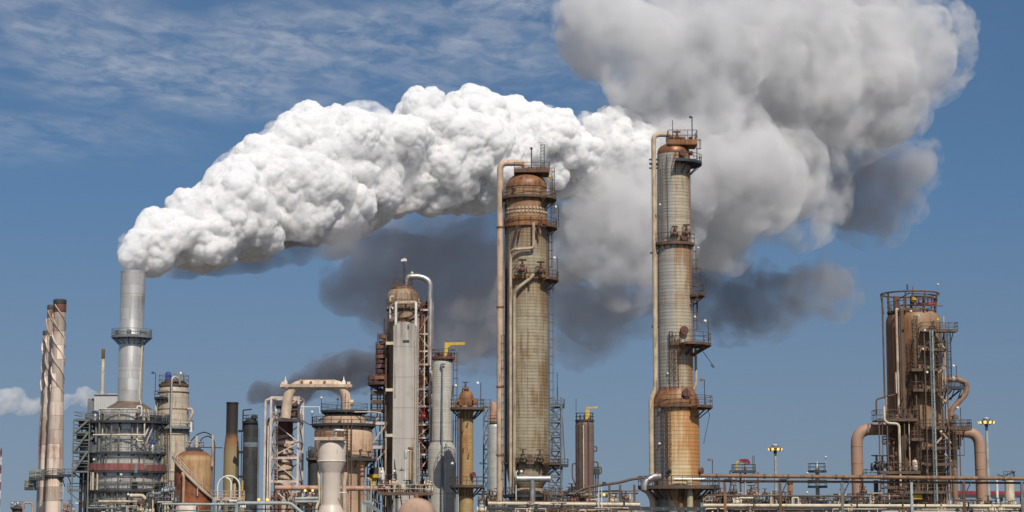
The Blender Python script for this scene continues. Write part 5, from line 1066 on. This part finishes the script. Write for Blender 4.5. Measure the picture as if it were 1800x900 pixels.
def grey_lines():
    Y = 262; t = Thing('pipe_rack', 'pale grey green pipes on short posts before the rusty tank', 'pipe rack', 420, Y, 886)
    MB().tube([t.p(285, 886), t.p(420, 886.5)], 2.0*t.k, 12).build('pipe', M['paleg'], t.o); t.pipe([(416, 915, 0), (416, 884.5, 0), (505, 884.5, 0), (512, 886, 0), (535, 905, 0)], 3.2, M['paleg'], 'pipe', 1.4); MB().tube([t.p(440, 895, .5), t.p(560, 895, .5)], 1.0*t.k, 8).build('pipe', M['dark'], t.o); MB().tube([t.p(285, 897, .5), t.p(440, 898, .5)], 1.0*t.k, 8).build('pipe', M['green'], t.o)
    for px in (300, 345, 390, 440, 475, 550): MB().bar(t.p(px, 985, .6), t.p(px, 890, .6), .22).build('post', M['green'], t.o)
    for px, mt in ((453, 'litdim'), (468, 'lit')): MB().ball(t.p(px, 878.5, 1), .2).build('lamp_head', M[mt], t.o)
grey_lines()
def pink_line():
    Y = 285; t = Thing('pipeline', 'pinkish rust pipe running level behind the white hopper', 'pipe', 570, Y, 858)
    MB().tube([t.p(484, 857.5), t.p(700, 859)], 4.4*t.k, 16).build('pipe', M['pink'], t.o); MB().tube([t.p(520, 877, -1), t.p(566, 876, -1)], 3*t.k, 12).tube([t.p(520, 882, -1), t.p(566, 882, -1)], 2.6*t.k, 12).build('pipe', M['paleg'], t.o)
    rnd = random.Random(8)
    for i in range(20):
        px = 486+i*6.5; MB().tube([t.p(px, 905, .3), t.p(px, 864+rnd.uniform(0, 6), .3)], rnd.uniform(.1, .28), 8).build('dropper', M[('pinkred', 'rust', 'cream', 'brown', 'pink')[i % 5]], t.o)
    for i in range(9): MB().bar(t.p(490+i*9, 866+(i % 3)*6, -.6), t.p(500+i*9, 876-(i % 4)*4, -.6), .16).build('brace', M[('frame', 'dark', 'beige')[i % 3]], t.o)
    for px in (538, 551): MB().ball(t.p(px, 862.5, -1.2), .18).build('lamp_head', M['lit'], t.o)
pink_line()
def exchanger():
    Y = 252; t = Thing('heat_exchanger', 'round end of a tan pink horizontal drum below the grey reactor', 'drum', 731, Y, 900)
    c = t.p(731, 907); r = 31.5*t.k; prof = [(c + Vector((0, d, 0)), q*r) for d, q in ((9, 1), (0, 1), (-.25, .985), (-.55, .9), (-.8, .7), (-.95, .4), (-1.0, .02))]
    MB().tube([p for p, _ in prof], [q for _, q in prof], 64).build('drum', M['pinktan'], t.o, sharp=60)
    MB().tube([c + Vector((0, .9, 0)), c + Vector((0, 1.05, 0))], r*1.012, 64).tube([c + Vector((0, 5, 0)), c + Vector((0, 5.15, 0))], r*1.012, 64).build('shell_flange', M['pinktan'], t.o); MB().disc(c + Vector((0, -1.0, -.1)), (0, 1, 0), .3, .2, 16).build('nozzle', M['tan'], t.o)
    MB().tube([t.p(731, 876, 1), t.p(731, 868, 1)], .35, 12).build('nozzle', M['orange'], t.o)
    for px in (715, 747): MB().box((t.p(px, 0).x, Y+4, c.z/2-.9), .8, 1.6, c.z-1.8-.0).build('saddle', M['tan'], t.o)
exchanger()
def stair_deck():
    Y = 268; t = Thing('equipment_deck', 'crowded railed deck of small columns and pipes above the tan drum', 'deck', 712, Y, 870)
    t.deck(666, 760, 868, 5, M['brown'], M['beige'], h=1.2, braces=6)
    cm = shell('small_tan_column', (0.42, 0.30, 0.15), (0.26, 0.12, 0.05), .4, (0.12, 0.08, 0.05), .2, .5, .5, 1, .3)
    t.lathe('slim_tan_vessel', [(3.9, 868), (3.9, 791), (3.2, 788), (1, 787)], cm, 24, 722); t.lathe('vessel_flange', [(5.4, 790), (5.6, 789), (5.6, 786.5), (4, 786)], M['orange'], 24, 722); t.lathe('vessel_flange', [(5.0, 869), (5.6, 868), (5.6, 865), (4, 864)], M['orange'], 24, 722)
    t.pipe([(713, 868, -1), (713, 800, -1), (717, 792, -1), (721, 793, -1)], 1.4, M['white']); t.pipe([(728, 868, -1.2), (728, 781, -1.2), (731, 779, -1.2)], 1.3, M['alu_dull']); t.pipe([(737, 868, -1), (737, 778, -1)], 1.2, M['alu_dull']); t.lathe('pot', [(2.8, 806), (3, 805), (3, 794), (2, 792)], M['alu_dull'], 16, 713.5, -1)
    t.lathe('white_flask', [(4, 868), (4, 834), (3, 829), (1.4, 826), (1.2, 822)], M['white'], 20, 673, -1); MB().tube([t.p(668, 868, -1), t.p(668, 822, -1)], .16, 8).build('riser', M['cream'], t.o)
    rnd = random.Random(31)
    for i in range(26):
        px, py = rnd.uniform(668, 756), rnd.uniform(846, 866); q = rnd.random(); mt = ('brown', 'dark', 'beige', 'rust', 'cream', 'green')[i % 6]
        if q < .35: t.valve(px, py, rnd.uniform(-2, 1), rnd.uniform(.7, 1.2), M[mt], M['dark'])
        elif q < .7: t.pipe([(px, 868, -1.8), (px, py, -1.8), (px+rnd.uniform(-9, 9), py, -1.8), (px+rnd.uniform(-9, 9), 866, -1.8)], rnd.uniform(.7, 1.4), M[mt], rad=1.4, seg=8)
        else: MB().lathe(t.p(px, 0).x, Y-1.5, [(.2, t.z(868)), (.4, t.z(862)), (.4, t.z(py-2)), (.1, t.z(py-5))], 12).build('fitting', M[mt], t.o)
    MB().tube([t.p(700, 866, -1.5), t.p(696, 840, -1.5), t.p(694, 808, -1.5)], [.25, .2, .05], 8).build('vent_stack', M['dark'], t.o); MB().bar(t.p(702, 828, -1), t.p(711, 827, -1), .12).bar(t.p(706, 823, -1), t.p(706, 828, -1), .12).build('sensor', M['dark'], t.o)
    for px, py in ((694, 829), (672, 831)): MB().ball(t.p(px, py, -2), .21).build('lamp_head', M['lampwhite'], t.o)
    for px in (700, 697, 757): MB().bar(t.p(px, 985, -2), t.p(px, 869, -2), .3).build('post', M['green'], t.o)
    m = MB(); p, q = t.p(642, 882, -3), t.p(678, 905, -3); m.bar(p, q, .2, .45); n = 14
    for i in range(n): e = p+(q-p)*(i/n); m.box((e.x, e.y+.5, e.z), .3, .9, .05)
    m.bar(p+Vector((0, 1, 0)), q+Vector((0, 1, 0)), .2, .45); m.tube([p+Vector((0, 0, 1.1)), q+Vector((0, 0, 1.1))], .06, 5); m.build('stair', M['bluegrey'], t.o)
    MB().bar(t.p(641, 905, -3), t.p(641, 882, -3), .3).bar(t.p(641, 882, -3), t.p(656, 882, -3), .3).build('stair_post', M['paleg'], t.o)
    for i in range(22):
        px = 640+rnd.uniform(0, 62); py = rnd.uniform(840, 900); mt = ('green', 'brown', 'beige', 'paleg', 'cream')[i % 5]
        t.pipe([(px, 912, rnd.uniform(-1, 3)), (px, py, 1), (px+rnd.uniform(-16, 16), py, 1)], rnd.uniform(.6, 1.5), M[mt], rad=1.5, seg=8)
stair_deck()

def manifold(label, x0, x1, y0, y1, Y, seed, mats, n_pipe, n_valve, rail=True):
    """a low tangle of pipes, valves and rails"""
    t = Thing('pipe_manifold', label, 'pipework', (x0+x1)/2, Y, (y0+y1)/2, 'low pipework between the columns'); rnd = random.Random(seed)
    for i in range(n_pipe):
        px = rnd.uniform(x0, x1); py = rnd.uniform(y0, y1); dy = rnd.uniform(-2.5, 2.5); w = rnd.uniform(4, max(5, (x1-x0)*.3)) * rnd.choice((-1, 1)); r = rnd.choice((.6, .7, .9, 1.2, 1.7)); mt = M[mats[i % len(mats)]]
        if i % 3 == 0: t.pipe([(max(x0, px-abs(w)), py, dy), (min(x1, px+abs(w)), py, dy)], r, mt, seg=8)
        elif i % 3 == 1: t.pipe([(px, 912, dy), (px, py, dy), (min(max(px+w, x0), x1), py, dy), (min(max(px+w, x0), x1), 912, dy)], r, mt, rad=2, seg=8)
        else: t.pipe([(px, 912, dy), (px, py, dy)], r, mt, seg=8)
    for i in range(n_valve): t.valve(rnd.uniform(x0, x1), rnd.uniform(y0+2, y1), rnd.uniform(-2.8, 0), rnd.uniform(.7, 1.3), M[mats[(i+1) % len(mats)]], M[('dark', 'redbrown', 'brown')[i % 3]])
    if rail: t.deck(x0, x1, (y0+y1)/2+4, 4, M['grate'], M[mats[0]], braces=2)
    for i in range(max(2, int((x1-x0)/25))): MB().bar(t.p(x0+(x1-x0)*(i+.5)/max(2, int((x1-x0)/25)), 985, 0), t.p(x0+(x1-x0)*(i+.5)/max(2, int((x1-x0)/25)), y0+4, 0), .22).build('post', M[mats[-1]], t.o)
    return t
manifold('grey pipework and railings between the heater and the rusty tank', 262, 312, 858, 898, 282, 41, ['bluegrey', 'paleg', 'green', 'cream', 'dark'], 16, 6)
manifold('white and grey pipework under the arched white pipe', 376, 432, 880, 900, 276, 42, ['white', 'green', 'beige', 'dark'], 12, 4, False)
manifold('beige and rusty pipework at the foot of the pink frame', 476, 560, 868, 900, 288, 43, ['pink', 'rust', 'cream', 'dark', 'beige'], 22, 6, False)
manifold('rusty pipework at the foot of the widest column', 955, 1010, 862, 884, 285, 44, ['brown', 'rust', 'dark', 'green'], 18, 7)
manifold('brown pipework and valves below the plain brown column', 1008, 1122, 864, 884, 290, 45, ['brown', 'rust', 'pinkred', 'dark', 'cream'], 24, 9, False)
manifold('rust coloured pipework beside the foot of the tallest column', 1238, 1262, 868, 900, 270, 46, ['cream', 'rust', 'red', 'brown'], 8, 3)
manifold('low brown pipework behind the cream pipe under the silver flask', 1262, 1360, 872, 890, 300, 47, ['brown', 'rust', 'dark', 'cream'], 20, 8)
manifold('sparse low pipework and fittings around the needle thin column', 1400, 1500, 876, 890, 315, 48, ['brown', 'bluegrey', 'cream', 'dark'], 14, 5, False)
manifold('rusty pipework with white hoop pipe at the foot of the brown tower', 1494, 1600, 862, 892, 290, 49, ['rust', 'brown', 'cream', 'pinkred', 'dark'], 30, 10)
manifold('pale pipes and rusty supports outside the fat pipe of the brown tower', 1680, 1800, 878, 900, 280, 50, ['cream', 'pinkred', 'bluegrey', 'brown', 'white'], 26, 8, False)
manifold('dark pipework crowded round the foot of the silver heater', 158, 262, 884, 902, 290, 51, ['green', 'dark', 'beige', 'paleg'], 18, 5, False)
manifold('pale sheds and pipework low behind the chimneys', 112, 136, 884, 900, 380, 52, ['white', 'pink', 'bluegrey'], 8, 2, False)
manifold('dark pipework filling the gap between orange column and downcomer', 838, 880, 866, 884, 300, 53, ['rust', 'brown', 'cream', 'dark'], 14, 5, False)
manifold('scattered valves and brown stub pipes standing along the cream rack pipe', 1376, 1492, 868, 888, 266, 61, ['rust', 'brown', 'cream', 'green', 'dark'], 10, 7, False)
manifold('thin rusty drain pipes and valves between rack posts near the flask vessel', 1250, 1372, 862, 888, 266, 62, ['brown', 'rust', 'cream', 'dark'], 12, 9, False)
manifold('pipes, flanges and valves stacked under the long rack beside the orange column', 846, 1130, 893, 903, 258, 63, ['rust', 'beige', 'dark', 'brown', 'cream'], 34, 12, False)
manifold('pipes and valves below the cream pipe at the brown tower end', 1240, 1790, 894, 904, 258, 64, ['rust', 'beige', 'dark', 'brown', 'cream'], 40, 16, False)
def pale_drum():
    t = Thing('drum', 'pale squat drum half showing below the rusty tank', 'drum', 329, 270, 895); t.lathe('shell', [(20, 960), (20, 893), (18, 889.5), (8, 888)], M['frame'], 36)
    t.lathe('hoop', [(20.2, 897), (20.8, 896.5), (20.2, 896)], M['beige'], 36)
pale_drum()
# ---------------------------------------------------------------- steam, white and shade-tinted
def steam_material(name, color, density, aniso, skin, skin_color, ragged=None):
    """steam, white or tinted grey for shade: a scattering volume inside a faint skin; RAGGED = (lump size in m, low, high) tears the volume into wisps"""
    m = bpy.data.materials.new(name); m.use_nodes = True
    nt = m.node_tree; N, L = nt.nodes, nt.links; N.clear()
    out = N.new('ShaderNodeOutputMaterial')
    v = N.new('ShaderNodeVolumePrincipled')
    v.inputs['Color'].default_value = (*color, 1); v.inputs['Density'].default_value = density
    v.inputs['Anisotropy'].default_value = aniso
    L.new(v.outputs[0], out.inputs['Volume'])
    if ragged:
        g = N.new('ShaderNodeTexCoord'); n = N.new('ShaderNodeTexNoise'); L.new(g.outputs['Object'], n.inputs['Vector'])
        n.inputs['Scale'].default_value = 1.0 / ragged[0]; n.inputs['Detail'].default_value = 4; n.inputs['Roughness'].default_value = 0.6
        r = N.new('ShaderNodeMapRange'); L.new(n.outputs[0], r.inputs[0])
        for i, q in enumerate((ragged[1], ragged[2], 0.0, density)): r.inputs[i+1].default_value = q
        L.new(r.outputs[0], v.inputs['Density'])
    if skin > 0:
        d = N.new('ShaderNodeBsdfDiffuse'); d.inputs['Color'].default_value = (*skin_color, 1)
        t = N.new('ShaderNodeBsdfTransparent')
        mx = N.new('ShaderNodeMixShader'); mx.inputs[0].default_value = skin
        L.new(t.outputs[0], mx.inputs[1]); L.new(d.outputs[0], mx.inputs[2]); L.new(mx.outputs[0], out.inputs['Surface'])
    return m
def _hash(c, seed):
    """three pseudo random numbers in 0..1 for each integer cell"""
    c = c.astype(np.int64)
    h = (c[:, 0]*73856093) ^ (c[:, 1]*19349663) ^ (c[:, 2]*83492791) ^ (seed*2654435761)
    out = []
    for k in (1, 2, 3):
        g = (h * (1103515245 + 12*k) + 12345*k) & 0x7fffffff
        g = ((g >> 13) ^ g) * 1274126177 & 0x7fffffff
        out.append(((g >> 7) & 0xffff) / 65535.0)
    return np.stack(out, 1)
def billow(v, size, seed):
    """round lumps: the height of the nearest of many balls scattered in space"""
    p = v / size; c0 = np.floor(p); best = np.zeros(len(p))
    for i in (-1, 0, 1):
        for j in (-1, 0, 1):
            for k in (-1, 0, 1):
                c = c0 + np.array([i, j, k]); h = _hash(c, seed)
                d2 = ((c + h - p)**2).sum(1)
                r2 = (0.62 + 0.45 * h[:, 1])**2
                best = np.maximum(best, np.sqrt(np.maximum(0, r2 - d2)))
    return best
def mod_noise(v, size, seed):
    p = v / size; c0 = np.floor(p); f = p - c0; f = f*f*(3 - 2*f); out = np.zeros(len(p))
    for i in (0, 1):
        for j in (0, 1):
            for k in (0, 1):
                w = (f[:, 0] if i else 1-f[:, 0]) * (f[:, 1] if j else 1-f[:, 1]) * (f[:, 2] if k else 1-f[:, 2])
                out += w * _hash(c0 + np.array([i, j, k]), seed)[:, 0]
    return out
def puff_mesh(name, path, Yf, step, seed, fill, voxel, waves, depth_scale=0.8, wseed=None):
    """Billows along a path of (px, py, radius in px): many balls merged into one skin, then swollen by cell noise in several sizes."""
    rng = random.Random(seed); wseed = wseed or seed; bm = bmesh.new()
    pts = []
    for a, b in zip(path[:-1], path[1:]):
        n = max(1, int(math.hypot(b[0]-a[0], b[1]-a[1]) / step))
        for i in range(n):
            f = i / n
            pts.append(tuple(a[k] + (b[k]-a[k])*f for k in range(3)))
    pts.append(path[-1])
    for (px, py, r) in pts:
        for k in range(fill):
            br = r * rng.uniform(0.30, 0.62)
            if fill == 1: br = r
            rad = (r - br) * math.sqrt(rng.random()) if fill > 1 else 0
            a = rng.uniform(0, 2*math.pi)
            qx, qy = px + rad*math.cos(a), py + rad*math.sin(a)
            Y = Yf(px)
            s = mpp(qy, Y)
            dy = rng.uniform(-1, 1) * math.sqrt(max(0, (r-br)**2 - rad**2)) * s * depth_scale
            c = P(qx, qy, Y); c.y += dy
            bmesh.ops.create_icosphere(bm, subdivisions=2, radius=br*s, matrix=Matrix.Translation(c))
    me = bpy.data.meshes.new(name); bm.to_mesh(me); bm.free()
    o = bpy.data.objects.new(name, me); col.objects.link(o)
    def remesh(v, smooth=0):
        md = o.modifiers.new('skin', 'REMESH'); md.mode = 'VOXEL'; md.voxel_size = v; md.use_smooth_shade = True
        if smooth:
            sm = o.modifiers.new('smooth', 'SMOOTH'); sm.iterations = smooth; sm.factor = 0.5
        dg = bpy.context.evaluated_depsgraph_get(); dg.update()
        new = bpy.data.meshes.new_from_object(o.evaluated_get(dg))
        o.modifiers.clear(); old = o.data; o.data = new; bpy.data.meshes.remove(old)
    remesh(voxel * 1.7, 3)
    for i, (size, height, vox, wt) in enumerate(waves):
        m = o.data; n = len(m.vertices)
        v = np.empty(n*3, 'f'); m.vertices.foreach_get('co', v); v = v.reshape(-1, 3)
        nn = np.empty(n*3, 'f'); m.vertices.foreach_get('normal', nn); nn = nn.reshape(-1, 3)
        k = mod_noise(v, size * 3.2, wseed + 50 + i)
        v += nn * ((billow(v, size, wseed + i) - 0.6) * height * (0.55 + 0.9*k) * (wt(v) if wt else 1.0))[:, None]
        m.vertices.foreach_set('co', v.astype('f').ravel()); m.update()
        if vox: remesh(vox, 1)
    me2 = o.data; me2.name = name
    me2.polygons.foreach_set('use_smooth', np.ones(len(me2.polygons), bool))
    # real origin in the middle
    v = np.empty(len(me2.vertices)*3, 'f'); me2.vertices.foreach_get('co', v); v = v.reshape(-1, 3)
    c = Vector((v.min(0) + v.max(0)) / 2)
    me2.transform(Matrix.Translation(-c)); o.location = c
    return o
def ramp_x(x0, x1):
    return lambda v: np.clip((v[:, 0] - x0) / (x1 - x0), 0, 1)
def puffs(name, label, path, Yf, step, seed, fill, shells, depth=0.7, parent_kind='shaded_steam'):
    """a cloud of steam, white or shade-tinted: a core and looser veils about it; SHELLS = (part name, growth, voxel, waves, material)"""
    root = None
    for i, (part, grow, vox, waves, mat) in enumerate(shells):
        o = puff_mesh(part if i else name, [(a, b, r*grow) for a, b, r in path], Yf, step, seed, fill, vox, waves, depth, seed + 17*i)
        o.data.materials.append(mat)
        if i == 0: root = tag(o, label, parent_kind, kind='thing')
        else: o.location -= root.location; o.parent = root
    return root
def plume_things():
    main = [(234,472,22),(238,452,34),(250,438,46),(275,426,62),(310,412,72),(350,397,88),(400,386,100),(450,361,104),(500,332,114),(545,309,124),(590,292,134),(640,292,122),(700,278,98),(760,268,106),(820,262,106),(880,262,98),(940,258,92),(1000,276,90),(1060,287,90),(1105,290,74),(1150,305,58),(1190,325,36)]
    puffs('steam_plume', 'dense bright white steam plume billowing from the silver stack', main, lambda px: 312 + max(0, (px-233))*0.09, 13, 4, 4, [
        ('', 0.94, 0.4, [(14, 6.5, .5, ramp_x(-52, -15)), (6.2, 3.6, .34, ramp_x(-68, -48)), (3.0, 1.9, .26, None), (1.5, 0.9, .24, None), (.8, .3, 0, None)], steam_material('steam', (0.997,)*3, 1.1, 0.0, 0.32, (0.94,)*3)),
        ('veil', .97, .6, [(14, 6.5, .7, ramp_x(-52, -15)), (6.2, 3.4, .5, ramp_x(-68, -48)), (3.0, 1.7, 0, None)], steam_material('steam_veil', (0.995,)*3, .6, 0.0, 0.0, (0.9,)*3, (2.4, .44, .62)))], .8, 'steam plume')
    wv = [(22, 9.0, 1.2, None), (10, 5.0, .9, None), (4.5, 2.4, .9, None), (2.0, 1.0, 0, None)]
    big = [(1085,45,112),(1140,70,145),(1220,95,185),(1330,85,205),(1440,80,192),(1525,80,152),(1575,110,100),(1490,150,140),(1350,235,160),(1250,290,172),(1150,340,164),(1090,385,138),(1045,408,106)]
    puffs('vapour_cloud', 'huge soft grey white vapour cloud drifting high above the two tallest columns', big, lambda px: min(425, 385 + max(0, px-1140)*.16), 26, 7, 4, [
        ('', .95, .9, wv, steam_material('vapour', (0.885, 0.885, 0.89), .30, 0.0, 0.015, (0.7,)*3, (9, .39, .58))),
        ('veil', 1.18, 1.1, wv, steam_material('vapour_veil', (0.885, 0.885, 0.89), .15, 0.0, 0.0, (0.7,)*3, (5.5, .47, .64)))], .6, 'steam cloud')
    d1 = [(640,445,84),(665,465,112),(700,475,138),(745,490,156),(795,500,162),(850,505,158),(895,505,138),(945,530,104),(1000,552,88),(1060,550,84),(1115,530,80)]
    dk, dl = (0.75, 0.755, 0.78), (0.55, 0.555, 0.585)  # greys for steam in shade: the plume's shadow is partly in the colour
    shaded_steam = lambda n, c, d: steam_material(n, c, d, 0.0, 0.02, (0.2, 0.2, 0.22), (10, .30, .58)); veil = lambda n, c, d, s=7: steam_material(n, c, d, 0.0, 0.0, (0.2,)*3, (s, .44, .64))
    puffs('shaded_steam_cloud', 'wide steam bank tinted grey for shade, hanging beneath the white plume behind the widest column', d1, lambda px: 366 + (px-600)*.10, 24, 9, 4, [
        ('', .9, .9, wv, shaded_steam('shade_grey_steam', dk, .14)), ('veil', 1.15, 1.1, wv, veil('shade_grey_veil', dk, .09))], .4, 'shaded_steam')
    d2 = [(1215,470,76),(1260,500,98),(1310,530,88),(1350,530,74),(1390,520,68),(1440,510,64),(1480,505,50)]  # steam in shade, darkened through its scattering colour
    puffs('shaded_steam_cloud', 'ragged steam tinted dark for shade, trailing past the tallest column toward open sky', d2, lambda px: 435, 20, 12, 4, [
        ('', .8, .8, wv[1:], steam_material('shade_grey_steam', dl, .16, 0.0, 0.02, (0.2, 0.2, 0.22), (6.5, .39, .60))), ('veil', 1.15, 1.0, wv[1:], veil('shade_grey_veil', dl, .14, 5))], .4, 'shaded_steam')
    d3 = [(1440,320,76),(1480,300,98),(1540,310,102),(1590,300,81),(1470,365,61),(1560,360,66)]  # shadow side of the vapour cloud, its shade tinted in
    puffs('shaded_steam_cloud', 'steam mass tinted grey as shadow under the far end of the big vapour cloud', d3, lambda px: 452, 20, 14, 4, [
        ('', .85, .8, wv[1:], steam_material('shade_grey_steam', dk, .16, 0.0, 0.02, (0.2, 0.2, 0.22), (7.5, .36, .58))), ('veil', 1.15, 1.0, wv[1:], veil('shade_grey_veil', dk, .12, 5))], .4, 'shaded_steam')
    d4 = [(440,700,20),(458,688,26),(478,690,33),(510,694,35),(545,672,37),(580,658,43),(612,652,47),(640,645,45)]  # another steam cloud, shade painted in with a dark slate colour
    puffs('shaded_steam_cloud', 'low steam tinted dark for shade, drifting behind the overhead duct', d4, lambda px: 420, 12, 15, 4, [
        ('', .9, .6, wv[2:], shaded_steam('shade_grey_steam', (0.30, 0.31, 0.36), .42)), ('veil', 1.2, .8, wv[2:], veil('shade_grey_veil', (0.30, 0.31, 0.36), .24, 4))], .5, 'shaded_steam')
    d6 = [(262,480,22),(300,468,26),(350,468,28),(420,455,32),(490,438,34),(560,425,38),(620,415,40)]  # shaded underside of the plume, the shade given as a grey tint
    puffs('shaded_steam_cloud', 'thin shade-tinted underside of torn vapour below the near end of the white plume', d6, lambda px: 335, 10, 18, 3, [
        ('', 1.0, .5, wv[2:], shaded_steam('shade_grey_steam', dl, .30))], .5, 'shaded_steam')
    d5 = [(-20,708,22),(10,710,23),(28,698,22),(45,714,14),(65,712,13),(90,710,16),(125,706,18),(148,696,22),(165,702,20)]
    puffs('steam_puffs', 'small pale steam puffs trailing behind the straked chimneys', d5, lambda px: 600, 8, 16, 4, [
        ('', 1.0, .7, [(6, 3.0, .7, None), (3, 1.6, .6, None), (1.5, .8, 0, None)], steam_material('far_steam', (0.96,)*3, .30, 0.0, 0.03, (0.8,)*3, (4, .38, .6)))], .5, 'steam')
plume_things()
